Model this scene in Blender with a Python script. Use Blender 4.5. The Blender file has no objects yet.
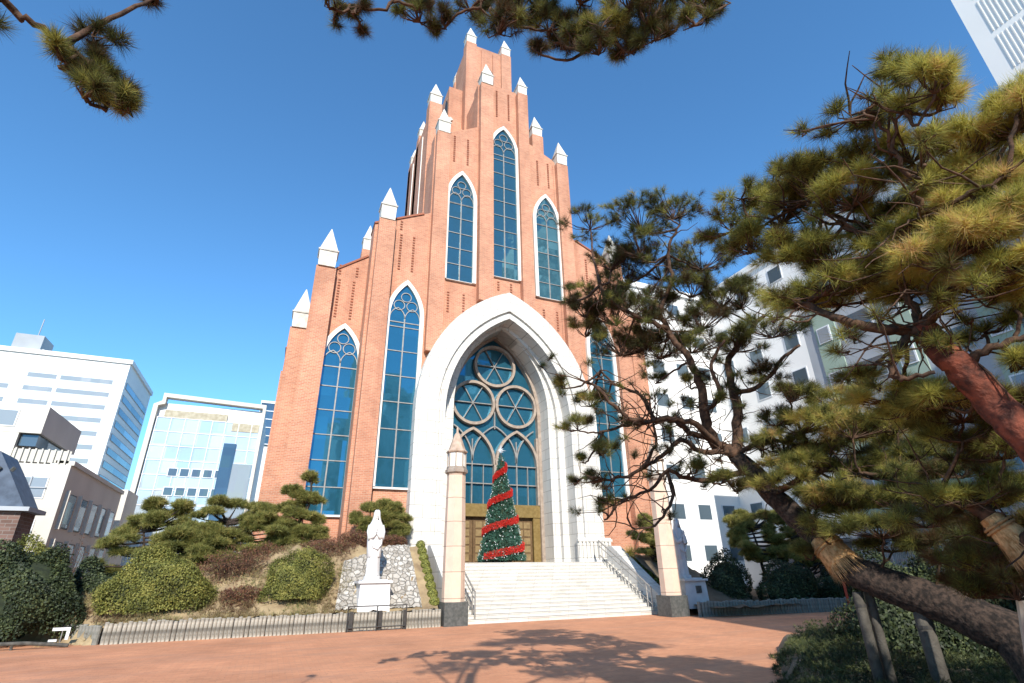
import bpy, math, random
import numpy as np
from mathutils import Vector, Matrix
R = math.radians
rng = np.random.default_rng(7)
random.seed(7)
S = bpy.context.scene
C = S.collection

# ------------------------------------------------------------------ camera, sky, sun, exposure
EYE = 1.7
FPX, PITCH, ROLL, YAW = 522.0, R(24.08), R(-1.01), R(23.5)
f0 = Vector((math.sin(YAW), math.cos(YAW), 0)); r0 = Vector((math.cos(YAW), -math.sin(YAW), 0)); z0 = Vector((0, 0, 1))
CF = f0*math.cos(PITCH) + z0*math.sin(PITCH); cu = -f0*math.sin(PITCH) + z0*math.cos(PITCH)
CX = r0*math.cos(ROLL) + cu*math.sin(ROLL); CU = -r0*math.sin(ROLL) + cu*math.cos(ROLL)
cam = bpy.data.cameras.new('camera'); camo = bpy.data.objects.new('camera', cam); C.objects.link(camo)
cam.sensor_width = 36; cam.lens = FPX/1024*36; cam.clip_end = 3000; cam.clip_start = 0.05
m = Matrix((CX, CU, -CF)).transposed().to_4x4(); m.translation = (0, 0, EYE); camo.matrix_world = m
S.camera = camo

def at(px, py, D):
    """world point at horizontal distance D from the eye"""
    d = CF + CX*((px-512)/FPX) + CU*((341.5-py)/FPX)
    t = D/math.hypot(d.x, d.y)
    return Vector((d.x*t, d.y*t, EYE + d.z*t))
def atY(px, py, Y):
    d = CF + CX*((px-512)/FPX) + CU*((341.5-py)/FPX); t = Y/d.y
    return Vector((d.x*t, Y, EYE + d.z*t))

SUN_EL = 32.0; SUN_AZ = 15.8      # light travels towards +Y, turned 15.8 degrees to +X
w = bpy.data.worlds.new("World"); S.world = w; w.use_nodes = True
nt = w.node_tree; bg = nt.nodes['Background']
sky = nt.nodes.new('ShaderNodeTexSky'); sky.sky_type = 'NISHITA'; sky.sun_disc = False
sky.sun_elevation = R(SUN_EL); sky.sun_rotation = R(180+SUN_AZ); sky.air_density = 1.0; sky.dust_density = 0.0; sky.ozone_density = 3.0
sky.altitude = 100
sg_ = nt.nodes.new('ShaderNodeMix'); sg_.data_type = 'RGBA'; sg_.blend_type = 'MULTIPLY'; sg_.inputs[0].default_value = 1; sg_.inputs[7].default_value = (.60, .99, 1.17, 1)
nt.links.new(sky.outputs[0], sg_.inputs[6]); nt.links.new(sg_.outputs[2], bg.inputs[0]); bg.inputs[1].default_value = 0.15
sl = bpy.data.lights.new('sun', 'SUN'); sl.energy = 4.6; sl.angle = R(0.5); sl.color = (1.0, 0.94, 0.85)
so = bpy.data.objects.new('sun', sl); C.objects.link(so)
ld = Vector((math.sin(R(SUN_AZ))*math.cos(R(SUN_EL)), math.cos(R(SUN_AZ))*math.cos(R(SUN_EL)), -math.sin(R(SUN_EL))))
so.rotation_euler = (-ld).to_track_quat('Z', 'Y').to_euler(); so.location = (0, -20, 40)
S.view_settings.view_transform = 'Standard'; S.view_settings.look = 'None'
S.view_settings.exposure = 0.60; S.view_settings.gamma = 1.0

# ------------------------------------------------------------------ helpers
class MB:
    def __init__(s): s.v = []; s.f = []
    def add(s, vs, fs):
        b = len(s.v); s.v += [tuple(p) for p in vs]; s.f += [tuple(b+i for i in f) for f in fs]; return s
    def box(s, x0, x1, y0, y1, z0, z1):
        return s.add([(x0,y0,z0),(x1,y0,z0),(x1,y1,z0),(x0,y1,z0),(x0,y0,z1),(x1,y0,z1),(x1,y1,z1),(x0,y1,z1)],
                     [(0,3,2,1),(4,5,6,7),(0,1,5,4),(1,2,6,5),(2,3,7,6),(3,0,4,7)])
    def frustum(s, cx, cy, z0, z1, a0, a1, b0=None, b1=None):
        b0 = a0 if b0 is None else b0; b1 = a1 if b1 is None else b1
        return s.add([(cx-a0,cy-b0,z0),(cx+a0,cy-b0,z0),(cx+a0,cy+b0,z0),(cx-a0,cy+b0,z0),
                      (cx-a1,cy-b1,z1),(cx+a1,cy-b1,z1),(cx+a1,cy+b1,z1),(cx-a1,cy+b1,z1)],
                     [(0,3,2,1),(4,5,6,7),(0,1,5,4),(1,2,6,5),(2,3,7,6),(3,0,4,7)])
    def prismY(s, poly, y0, y1):           # poly = [(x,z)] extruded along Y
        n = len(poly)
        vs = [(x,y0,z) for x,z in poly] + [(x,y1,z) for x,z in poly]
        fs = [tuple(range(n)), tuple(range(2*n-1, n-1, -1))] + [(i, n+i, n+(i+1) % n, (i+1) % n) for i in range(n)]
        return s.add(vs, fs)
    def prismX(s, poly, x0, x1):           # poly = [(y,z)]
        n = len(poly)
        vs = [(x0,y,z) for y,z in poly] + [(x1,y,z) for y,z in poly]
        fs = [tuple(range(n)), tuple(range(2*n-1, n-1, -1))] + [(i, n+i, n+(i+1) % n, (i+1) % n) for i in range(n)]
        return s.add(vs, fs)
    def prismZ(s, poly, z0, z1):
        n = len(poly)
        vs = [(x,y,z0) for x,y in poly] + [(x,y,z1) for x,y in poly]
        fs = [tuple(range(n-1,-1,-1)), tuple(range(n, 2*n))] + [(i, (i+1) % n, n+(i+1) % n, n+i) for i in range(n)]
        return s.add(vs, fs)
    def ring(s, A, B, y0, y1):             # strips between two equally long XZ curves
        n = len(A)
        vs = [(x,y0,z) for x,z in A] + [(x,y0,z) for x,z in B] + [(x,y1,z) for x,z in A] + [(x,y1,z) for x,z in B]
        fs = []
        for i in range(n-1):
            fs += [(i,i+1,n+i+1,n+i), (2*n+i,3*n+i,3*n+i+1,2*n+i+1), (i,2*n+i,2*n+i+1,i+1), (n+i,n+i+1,3*n+i+1,3*n+i)]
        fs += [(0,n,3*n,2*n), (n-1,3*n-1,4*n-1,2*n-1)]
        return s.add(vs, fs)
    def tube(s, pts, rad, n=8, cap=True):
        pts = [Vector(p) for p in pts]
        if not hasattr(rad, '__len__'): rad = [rad]*len(pts)
        b = len(s.v); up = None
        for i, p in enumerate(pts):
            t = (pts[min(i+1, len(pts)-1)] - pts[max(i-1, 0)]).normalized()
            if up is None:
                up = Vector((0,0,1)) if abs(t.z) < .9 else Vector((1,0,0))
            a = t.cross(up).normalized(); up = a.cross(t).normalized()
            for k in range(n):
                th = 2*math.pi*k/n
                s.v.append(tuple(p + (a*math.cos(th) + up*math.sin(th))*rad[i]))
        for i in range(len(pts)-1):
            for k in range(n):
                s.f.append((b+i*n+k, b+i*n+(k+1) % n, b+(i+1)*n+(k+1) % n, b+(i+1)*n+k))
        if cap:
            s.f.append(tuple(b+k for k in range(n-1,-1,-1))); e = b+(len(pts)-1)*n
            s.f.append(tuple(e+k for k in range(n)))
        return s
    def lathe(s, prof, cx=0, cy=0, n=16, sx=1, sy=1):   # prof = [(r,z)]
        b = len(s.v)
        for r, z in prof:
            for k in range(n):
                th = 2*math.pi*(k+.5)/n; s.v.append((cx+r*sx*math.cos(th), cy+r*sy*math.sin(th), z))
        for i in range(len(prof)-1):
            for k in range(n):
                s.f.append((b+i*n+k, b+i*n+(k+1) % n, b+(i+1)*n+(k+1) % n, b+(i+1)*n+k))
        s.f.append(tuple(b+k for k in range(n-1,-1,-1))); e = b+(len(prof)-1)*n
        s.f.append(tuple(e+k for k in range(n)))
        return s
    def build(s, name, mat, parent=None, smooth=False):
        me = bpy.data.meshes.new(name); me.from_pydata(s.v, [], s.f); me.update()
        return link(name, me, mat, parent, smooth)
def recalc(me):
    import bmesh
    bm = bmesh.new(); bm.from_mesh(me); bmesh.ops.recalc_face_normals(bm, faces=bm.faces); bm.to_mesh(me); bm.free()
def link(name, me, mat, parent=None, smooth=False, fix=True):
    if fix and len(me.polygons) < 60000: recalc(me)
    me.materials.append(mat)
    if smooth: me.shade_smooth()
    # move the mesh origin to the middle of its base
    n = len(me.vertices); co = np.empty(n*3, np.float32); me.vertices.foreach_get('co', co); co = co.reshape(-1, 3)
    o = bpy.data.objects.new(name, me); C.objects.link(o)
    lo, hi = co.min(0), co.max(0); org = np.array([(lo[0]+hi[0])/2, (lo[1]+hi[1])/2, lo[2]], np.float32)
    me.vertices.foreach_set('co', (co-org).ravel()); me.update()
    o.location = Vector([float(q) for q in org])
    o['_w'] = 1
    if parent is not None:
        o.location = o.location - wpos(parent); o.parent = parent
    del o['_w']
    return o
def wpos(o):
    p = Vector(o.location)
    while o.parent: o = o.parent; p += o.location
    return p
def tag(o, label=None, cat=None, group=None, kind=None):
    if label: o['label'] = label
    if cat: o['category'] = cat
    if group: o['group'] = group
    if kind: o['kind'] = kind
    return o
def thing(name, loc, label, cat, group=None):
    o = bpy.data.objects.new(name, None); C.objects.link(o); o.location = loc; o.empty_display_size = .3
    return tag(o, label, cat, group)
def copy_thing(root, loc, label, rz=0, group=None):
    r = root.copy(); C.objects.link(r); r.location = loc; r.rotation_euler = (0,0,rz); r['label'] = label
    for ch in root.children:
        c = ch.copy(); C.objects.link(c); c.parent = r
        for g in ch.children:
            d = g.copy(); C.objects.link(d); d.parent = c
    return r
def unit(a): return a/np.maximum(np.linalg.norm(a, axis=-1, keepdims=True), 1e-9)

def raw_mesh(name, verts, loops_per, mat, parent=None, tint=None, smooth=False):
    """verts (n,3): consecutive groups of loops_per vertices make a face; tint per vertex"""
    n = len(verts); nf = n//loops_per
    me = bpy.data.meshes.new(name); me.vertices.add(n); me.loops.add(n); me.polygons.add(nf)
    me.vertices.foreach_set('co', np.asarray(verts, np.float32).ravel())
    me.loops.foreach_set('vertex_index', np.arange(n, dtype=np.int32))
    me.polygons.foreach_set('loop_start', np.arange(0, n, loops_per, dtype=np.int32))
    me.update(calc_edges=True); me.validate()
    if tint is not None:
        a = me.attributes.new('tint', 'FLOAT', 'POINT'); a.data.foreach_set('value', np.asarray(tint, np.float32))
    return link(name, me, mat, parent, smooth, fix=False)

def needles(centers, dirs, length, count, width, tint, spread=1.25, stem=.6):
    """tufts of pine needles: thin triangles fanning round a short shoot"""
    n = len(centers); c = np.repeat(centers, count, 0); d = np.repeat(unit(dirs), count, 0)
    t = rng.random((n*count, 1))
    base = c + d*(t-.6)*length*stem
    r = unit(rng.normal(size=(n*count, 3)))
    nd = unit(d*(.35+.6*t) + r*spread*.62)
    L = length*(.75+.5*rng.random((n*count, 1)))
    side = unit(np.cross(nd, rng.normal(size=(n*count, 3))))*width/2
    tip = base + nd*L + np.array([0,0,-.06])*L
    v = np.stack([base-side, base+side, tip], 1).reshape(-1, 3)
    tt = np.repeat(np.clip(np.repeat(tint, count) + rng.normal(size=n*count)*.06, 0, 1), 3)
    return v, tt

# ------------------------------------------------------------------ materials
def newmat(name):
    m = bpy.data.materials.new(name); m.use_nodes = True
    return m, m.node_tree, m.node_tree.nodes['Principled BSDF']
def N(nt, t, **k):
    n = nt.nodes.new(t)
    for a, b in k.items(): setattr(n, a, b)
    return n
def noisy(name, c1, c2, scale=3, rough=.85, bump=.0, bscale=40, detail=6, metallic=0, spec=.4, stops=(.35,.65)):
    m, nt, p = newmat(name)
    tc = N(nt, 'ShaderNodeTexCoord'); no = N(nt, 'ShaderNodeTexNoise'); no.inputs['Scale'].default_value = scale; no.inputs['Detail'].default_value = detail
    cr = N(nt, 'ShaderNodeValToRGB'); cr.color_ramp.elements[0].position = stops[0]; cr.color_ramp.elements[1].position = stops[1]
    cr.color_ramp.elements[0].color = (*c1, 1); cr.color_ramp.elements[1].color = (*c2, 1)
    nt.links.new(tc.outputs['Object'], no.inputs['Vector']); nt.links.new(no.outputs['Fac'], cr.inputs[0]); nt.links.new(cr.outputs[0], p.inputs['Base Color'])
    p.inputs['Roughness'].default_value = rough; p.inputs['Metallic'].default_value = metallic; p.inputs['Specular IOR Level'].default_value = spec
    if bump:
        n2 = N(nt, 'ShaderNodeTexNoise'); n2.inputs['Scale'].default_value = bscale; n2.inputs['Detail'].default_value = 5
        b = N(nt, 'ShaderNodeBump'); b.inputs['Strength'].default_value = bump; b.inputs['Distance'].default_value = .02
        nt.links.new(tc.outputs['Object'], n2.inputs['Vector']); nt.links.new(n2.outputs['Fac'], b.inputs['Height']); nt.links.new(b.outputs[0], p.inputs['Normal'])
    return m
def brickmat(name, c1, c2, mortar, bw, bh, ms=.01, bump=.4, vary=.25, vscale=.35, rough=.85, plane='wall', offset=.5, dirt=None, spec=.3):
    m, nt, p = newmat(name)
    geo = N(nt, 'ShaderNodeNewGeometry'); sep = N(nt, 'ShaderNodeSeparateXYZ'); nt.links.new(geo.outputs['Position'], sep.inputs[0])
    com = N(nt, 'ShaderNodeCombineXYZ')
    if plane == 'wall':
        add = N(nt, 'ShaderNodeMath', operation='ADD'); nt.links.new(sep.outputs[0], add.inputs[0]); nt.links.new(sep.outputs[1], add.inputs[1])
        nt.links.new(add.outputs[0], com.inputs[0]); nt.links.new(sep.outputs[2], com.inputs[1])
    else:
        nt.links.new(sep.outputs[0], com.inputs[0]); nt.links.new(sep.outputs[1], com.inputs[1])
    br = N(nt, 'ShaderNodeTexBrick'); br.offset = offset
    br.inputs['Color1'].default_value = (*c1, 1); br.inputs['Color2'].default_value = (*c2, 1); br.inputs['Mortar'].default_value = (*mortar, 1)
    br.inputs['Scale'].default_value = 1; br.inputs['Brick Width'].default_value = bw; br.inputs['Row Height'].default_value = bh; br.inputs['Mortar Size'].default_value = ms
    br.inputs['Mortar Smooth'].default_value = .2; br.inputs['Bias'].default_value = 0
    nt.links.new(com.outputs[0], br.inputs['Vector'])
    no = N(nt, 'ShaderNodeTexNoise'); no.inputs['Scale'].default_value = vscale; no.inputs['Detail'].default_value = 8; no.inputs['Roughness'].default_value = .65
    nt.links.new(geo.outputs['Position'], no.inputs['Vector'])
    mr = N(nt, 'ShaderNodeMapRange'); mr.inputs[1].default_value = .3; mr.inputs[2].default_value = .7; mr.inputs[3].default_value = 1-vary; mr.inputs[4].default_value = 1+vary
    nt.links.new(no.outputs['Fac'], mr.inputs[0])
    mx = N(nt, 'ShaderNodeVectorMath', operation='SCALE'); nt.links.new(br.outputs['Color'], mx.inputs[0]); nt.links.new(mr.outputs[0], mx.inputs['Scale'])
    out = mx.outputs[0]
    if dirt:
        n3 = N(nt, 'ShaderNodeTexNoise'); n3.inputs['Scale'].default_value = 1.0; n3.inputs['Detail'].default_value = 7
        mp = N(nt, 'ShaderNodeMapping'); mp.inputs['Scale'].default_value = dirt[1]
        nt.links.new(geo.outputs['Position'], mp.inputs[0]); nt.links.new(mp.outputs[0], n3.inputs['Vector'])
        r2 = N(nt, 'ShaderNodeMapRange'); r2.inputs[1].default_value = .5; r2.inputs[2].default_value = .75; r2.inputs[3].default_value = 0; r2.inputs[4].default_value = dirt[2]
        nt.links.new(n3.outputs['Fac'], r2.inputs[0])
        mm = N(nt, 'ShaderNodeMix', data_type='RGBA'); nt.links.new(r2.outputs[0], mm.inputs[0]); nt.links.new(out, mm.inputs[6]); mm.inputs[7].default_value = (*dirt[0], 1)
        out = mm.outputs[2]
    nt.links.new(out, p.inputs['Base Color']); p.inputs['Roughness'].default_value = rough; p.inputs['Specular IOR Level'].default_value = spec
    if bump:
        b = N(nt, 'ShaderNodeBump'); b.inputs['Strength'].default_value = bump; b.inputs['Distance'].default_value = .01; b.invert = True
        nt.links.new(br.outputs['Fac'], b.inputs['Height']); nt.links.new(b.outputs[0], p.inputs['Normal'])
    return m
def leafmat(name, stops, rough=.6, trans=.25):
    m, nt, p = newmat(name)
    at_ = N(nt, 'ShaderNodeAttribute'); at_.attribute_name = 'tint'
    cr = N(nt, 'ShaderNodeValToRGB'); cr.color_ramp.elements[0].color = (*stops[0][1], 1); cr.color_ramp.elements[0].position = stops[0][0]
    cr.color_ramp.elements[1].color = (*stops[-1][1], 1); cr.color_ramp.elements[1].position = stops[-1][0]
    for q, c in stops[1:-1]:
        e = cr.color_ramp.elements.new(q); e.color = (*c, 1)
    nt.links.new(at_.outputs['Fac'], cr.inputs[0]); nt.links.new(cr.outputs[0], p.inputs['Base Color'])
    p.inputs['Roughness'].default_value = rough; p.inputs['Specular IOR Level'].default_value = .3
    if trans:
        tr = N(nt, 'ShaderNodeBsdfTranslucent'); nt.links.new(cr.outputs[0], tr.inputs[0])
        mx = N(nt, 'ShaderNodeMixShader'); mx.inputs[0].default_value = trans
        nt.links.new(p.outputs[0], mx.inputs[1]); nt.links.new(tr.outputs[0], mx.inputs[2]); nt.links.new(mx.outputs[0], nt.nodes['Material Output'].inputs[0])
    return m
def glassmat(name, tint, metallic=.75, rough=.06, wave=.25, wscale=.8, cell=None):
    """reflective window glass: dark tinted mirror with slightly uneven panes"""
    m, nt, p = newmat(name)
    p.inputs['Base Color'].default_value = (*tint, 1); p.inputs['Metallic'].default_value = metallic; p.inputs['Roughness'].default_value = rough
    geo = N(nt, 'ShaderNodeNewGeometry'); no = N(nt, 'ShaderNodeTexNoise'); no.inputs['Scale'].default_value = wscale; no.inputs['Detail'].default_value = 2
    nt.links.new(geo.outputs['Position'], no.inputs['Vector'])
    b = N(nt, 'ShaderNodeBump'); b.inputs['Strength'].default_value = wave; b.inputs['Distance'].default_value = .05
    nt.links.new(no.outputs['Fac'], b.inputs['Height']); nt.links.new(b.outputs[0], p.inputs['Normal'])
    sp = N(nt, 'ShaderNodeVectorMath', operation='DIVIDE'); sp.inputs[1].default_value = (.87, 5.0, 1.2)
    fl = N(nt, 'ShaderNodeVectorMath', operation='FLOOR'); wn = N(nt, 'ShaderNodeTexWhiteNoise')
    nt.links.new(geo.outputs['Position'], sp.inputs[0]); nt.links.new(sp.outputs[0], fl.inputs[0]); nt.links.new(fl.outputs[0], wn.inputs['Vector'])
    ce = N(nt, 'ShaderNodeVectorMath', operation='SUBTRACT'); ce.inputs[1].default_value = (.5,.5,.5); nt.links.new(wn.outputs['Color'], ce.inputs[0])
    scl = N(nt, 'ShaderNodeVectorMath', operation='SCALE'); scl.inputs['Scale'].default_value = .10; nt.links.new(ce.outputs[0], scl.inputs[0])
    ad = N(nt, 'ShaderNodeVectorMath', operation='ADD'); nt.links.new(b.outputs[0], ad.inputs[0]); nt.links.new(scl.outputs[0], ad.inputs[1])
    no_ = N(nt, 'ShaderNodeVectorMath', operation='NORMALIZE'); nt.links.new(ad.outputs[0], no_.inputs[0]); nt.links.new(no_.outputs[0], p.inputs['Normal'])
    if cell:
        sp = N(nt, 'ShaderNodeVectorMath', operation='DIVIDE'); sp.inputs[1].default_value = cell[0]
        fl = N(nt, 'ShaderNodeVectorMath', operation='FLOOR'); wn = N(nt, 'ShaderNodeTexWhiteNoise')
        nt.links.new(geo.outputs['Position'], sp.inputs[0]); nt.links.new(sp.outputs[0], fl.inputs[0]); nt.links.new(fl.outputs[0], wn.inputs['Vector'])
        mx = N(nt, 'ShaderNodeMix', data_type='RGBA'); mx.inputs[6].default_value = (*tint, 1); mx.inputs[7].default_value = (*cell[1], 1)
        nt.links.new(wn.outputs['Value'], mx.inputs[0]); nt.links.new(mx.outputs[2], p.inputs['Base Color'])
    return m

M = {}
M['brick'] = brickmat('red_brick', (.53,.235,.135), (.41,.165,.095), (.48,.33,.24), .24, .085, .010, .4, .2, .5, dirt=((.30,.12,.07), (1.2,1.2,.10), .5))
M['brick_trim'] = brickmat('dark_brick', (.33,.10,.055), (.27,.08,.045), (.3,.17,.11), .22, .075, .009, .3, .15, .4)
M['stone'] = brickmat('pale_granite', (.62,.60,.555), (.56,.54,.50), (.30,.28,.25), .9, .62, .014, .25, .06, .6, .7, dirt=((.52,.47,.39), (.9,.9,.25), .35))
M['capstone'] = noisy('white_capstone', (.46,.43,.37), (.64,.61,.55), 3.5, .75, .1, 20)
M['whiteframe'] = noisy('white_stone_frame', (.64,.62,.57), (.70,.68,.63), 2, .7)
M['glass'] = glassmat('teal_glass', (.035,.165,.25), .62, .05, .3, .9)
M['glass_tower'] = glassmat('dark_teal_glass', (.05,.145,.19), .62, .06, .35, .9)
M['tracery'] = noisy('thin_metal_tracery', (.20,.19,.18), (.28,.27,.25), 4, .5, 0, metallic=.2)
M['bronze'] = noisy('bronze_tracery', (.27,.21,.165), (.36,.29,.23), 5, .55, .1, 20, metallic=.15)
M['bronze_roof'] = noisy('weathered_copper_roof', (.34,.24,.17), (.50,.37,.28), 5, .6)
M['gold'] = noisy('gilded_panel', (.22,.15,.05), (.30,.21,.08), 6, .4, .1, 15, metallic=.4)
M['door'] = noisy('bronze_door', (.11,.065,.03), (.17,.105,.05), 5, .5, .2, 12, metallic=.3)
M['door_panel'] = noisy('bronze_door_panel', (.22,.15,.07), (.30,.21,.10), 5, .45, .2, 12, metallic=.3)
M['step'] = brickmat('granite_steps', (.60,.58,.53), (.53,.51,.46), (.36,.34,.31), .9, .15, .008, .2, .12, 1.5, .8, dirt=((.40,.36,.31), (2.5,2.5,4), .5))
M['rail'] = noisy('brushed_steel', (.35,.33,.30), (.45,.43,.40), 8, .4, 0, metallic=.6)
M['dark_metal'] = noisy('dark_painted_metal', (.03,.028,.026), (.05,.045,.04), 8, .5)
M['pillar'] = brickmat('pink_granite', (.66,.49,.37), (.60,.44,.34), (.28,.20,.15), 4.0, .92, .014, .2, .1, 2.0, .7, spec=.35)
M['plinth'] = noisy('dark_granite', (.055,.06,.055), (.10,.10,.095), 12, .55, .1, 50)
M['lantern'] = noisy('opal_lantern_glass', (.78,.74,.66), (.84,.81,.74), 2, .35)
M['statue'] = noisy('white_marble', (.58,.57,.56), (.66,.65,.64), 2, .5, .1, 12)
M['statue_grey'] = noisy('weathered_marble', (.50,.52,.54), (.60,.62,.63), 3, .6, .1, 12)  # copy of the marble with the grey of shade put into its colour
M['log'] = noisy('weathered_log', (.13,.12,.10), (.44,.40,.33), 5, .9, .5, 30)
M['log_shade'] = noisy('dull_log', (.14,.14,.12), (.24,.23,.20), 9, .9, .5, 30)  # darker copy of the log material, shade put into its colour
M['bark'] = noisy('pine_bark', (.014,.010,.008), (.060,.040,.030), 22, .95, 1.0, 24, stops=(.4,.62))
M['bark_red'] = noisy('red_pine_bark', (.05,.016,.010), (.20,.055,.03), 12, .9, .9, 26, stops=(.38,.65))
M['twig'] = noisy('twig_bark', (.030,.018,.012), (.11,.06,.036), 16, .95, .5, 30)
M['straw'] = noisy('rice_straw', (.42,.22,.08), (.78,.50,.24), 22, .9, .6, 60)
M['rope'] = noisy('straw_rope', (.30,.18,.08), (.42,.27,.13), 22, .9, .4, 60)
M['prop'] = noisy('wooden_prop', (.05,.045,.038), (.10,.09,.075), 8, .9, .4, 40)
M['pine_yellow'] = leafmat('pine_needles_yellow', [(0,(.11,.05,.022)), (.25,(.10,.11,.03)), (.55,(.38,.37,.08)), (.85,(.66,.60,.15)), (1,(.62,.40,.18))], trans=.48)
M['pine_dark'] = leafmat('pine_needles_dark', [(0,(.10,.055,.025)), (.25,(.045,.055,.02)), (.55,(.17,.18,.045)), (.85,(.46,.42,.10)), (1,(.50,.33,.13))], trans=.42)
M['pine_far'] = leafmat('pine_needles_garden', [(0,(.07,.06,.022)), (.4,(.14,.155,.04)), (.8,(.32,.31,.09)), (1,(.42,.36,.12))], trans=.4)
M['shrub'] = leafmat('clipped_yew', [(0,(.05,.055,.015)), (.5,(.17,.18,.04)), (1,(.34,.31,.08))], trans=.3)
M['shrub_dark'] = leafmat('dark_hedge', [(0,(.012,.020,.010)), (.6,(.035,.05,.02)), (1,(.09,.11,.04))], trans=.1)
M['ball'] = leafmat('box_ball_leaves', [(0,(.09,.10,.02)), (.5,(.20,.21,.045)), (1,(.32,.32,.08))], trans=.2)
M['cover'] = leafmat('juniper_cover', [(0,(.03,.022,.012)), (.4,(.03,.042,.016)), (.7,(.06,.075,.025)), (1,(.14,.15,.05))], trans=.15)
M['drygrass'] = leafmat('dry_grass', [(0,(.10,.045,.025)), (.4,(.26,.20,.10)), (.7,(.36,.30,.14)), (1,(.12,.15,.045))], trans=.2)
M['redleaf'] = leafmat('reddish_twigs', [(0,(.06,.03,.022)), (.5,(.15,.07,.045)), (.8,(.22,.09,.05)), (1,(.16,.15,.05))], trans=.1)
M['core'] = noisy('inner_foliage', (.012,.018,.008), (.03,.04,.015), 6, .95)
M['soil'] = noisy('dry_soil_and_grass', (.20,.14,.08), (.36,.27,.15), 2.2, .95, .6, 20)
M['soil_shade'] = noisy('bare_soil', (.10,.075,.05), (.17,.13,.085), 2.2, .95, .6, 20)  # soil colour darkened to carry the shade of the right and near beds
M['xmas'] = leafmat('tinsel_green', [(0,(.02,.06,.04)), (.6,(.06,.16,.11)), (1,(.18,.32,.24))], trans=0)
M['xred'] = leafmat('red_tinsel', [(0,(.45,.02,.015)), (1,(.75,.05,.035))], trans=0)
M['bulb'] = noisy('frosted_bauble', (.50,.52,.50), (.65,.66,.64), 4, .35)
M['silver'] = noisy('silver_star', (.6,.65,.68), (.75,.78,.8), 6, .3, 0, metallic=.5)

def stone_slope_mat():
    m, nt, p = newmat('rubble_stone')
    geo = N(nt, 'ShaderNodeNewGeometry'); vo = N(nt, 'ShaderNodeTexVoronoi'); vo.inputs['Scale'].default_value = 4.6
    v2 = N(nt, 'ShaderNodeTexVoronoi'); v2.feature = 'DISTANCE_TO_EDGE'; v2.inputs['Scale'].default_value = 4.6
    nt.links.new(geo.outputs['Position'], vo.inputs['Vector']); nt.links.new(geo.outputs['Position'], v2.inputs['Vector'])
    cr = N(nt, 'ShaderNodeValToRGB'); cr.color_ramp.elements[0].color = (.28,.25,.21,1); cr.color_ramp.elements[1].color = (.50,.47,.42,1)
    sc = N(nt, 'ShaderNodeSeparateXYZ'); nt.links.new(vo.outputs['Color'], sc.inputs[0]); nt.links.new(sc.outputs[0], cr.inputs[0])
    e = N(nt, 'ShaderNodeMapRange'); e.inputs[1].default_value = .0; e.inputs[2].default_value = .09; nt.links.new(v2.outputs['Distance'], e.inputs[0])
    mx = N(nt, 'ShaderNodeMix', data_type='RGBA'); mx.inputs[6].default_value = (.26,.235,.195,1)
    nt.links.new(e.outputs[0], mx.inputs[0]); nt.links.new(cr.outputs[0], mx.inputs[7]); nt.links.new(mx.outputs[2], p.inputs['Base Color'])
    b = N(nt, 'ShaderNodeBump'); b.inputs['Strength'].default_value = .9; b.inputs['Distance'].default_value = .05
    nt.links.new(e.outputs[0], b.inputs['Height']); nt.links.new(b.outputs[0], p.inputs['Normal']); p.inputs['Roughness'].default_value = .9
    return m
M['rubble'] = stone_slope_mat()
M['paving'] = brickmat('red_paving', (.57,.265,.14), (.50,.22,.115), (.42,.21,.125), .24, .12, .006, .3, .2, .45, .85, plane='floor', dirt=((.34,.20,.14), (.35,1.3,1), .5))
M['ground'] = noisy('far_ground', (.16,.14,.12), (.24,.22,.19), .2, .95)
M['bldg_white'] = noisy('white_cladding', (.66,.65,.63), (.72,.71,.69), .25, .6)
M['hr_white'] = noisy('cream_white_panel', (.82,.80,.75), (.86,.84,.79), .3, .6)
M['bldg_louvre'] = noisy('beige_louvre', (.70,.68,.62), (.74,.72,.66), .4, .7)
M['bldg_cream'] = noisy('cream_stone_cladding', (.52,.49,.43), (.60,.57,.50), .4, .75)
M['bldg_grey'] = noisy('grey_render', (.30,.32,.34), (.38,.40,.42), .4, .8)
M['bldg_green'] = noisy('green_render', (.26,.34,.27), (.32,.40,.32), .4, .8)
M['bldg_apt'] = noisy('white_painted_render', (.74,.73,.70), (.82,.81,.78), .3, .8)
M['win'] = glassmat('window_glass', (.10,.14,.17), .35, .1, .2, .6)
M['win_pale'] = glassmat('pale_window_glass', (.26,.29,.31), .12, .15, .2, .6)
M['curtain'] = glassmat('curtain_wall_glass', (.36,.45,.52), .25, .12, .15, .5, cell=((1.22,50,1.4), (.55,.61,.65)))
M['blueglass'] = glassmat('blue_glass', (.05,.09,.13), .35, .08, .2, .6, cell=((2,50,2), (.08,.14,.20)))
M['mull'] = noisy('pale_mullion', (.62,.64,.66), (.70,.72,.74), 1, .5)
M['darkbrick'] = brickmat('brown_brick', (.17,.10,.08), (.12,.07,.055), (.2,.17,.15), .4, .15, .012, .3, .2, .5)
M['slate'] = noisy('blue_slate_roof', (.035,.055,.09), (.07,.10,.15), 3, .5)
M['ochre'] = noisy('ochre_panel', (.30,.26,.18), (.42,.38,.28), 3, .6)
M['awning'] = noisy('grey_canopy', (.42,.36,.32), (.52,.46,.41), 3, .8)
M['redpipe'] = noisy('red_painted_steel', (.45,.06,.03), (.55,.08,.04), 3, .5)
M['fencepaint'] = noisy('grey_painted_fence', (.22,.24,.24), (.28,.30,.30), 3, .6)

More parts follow.
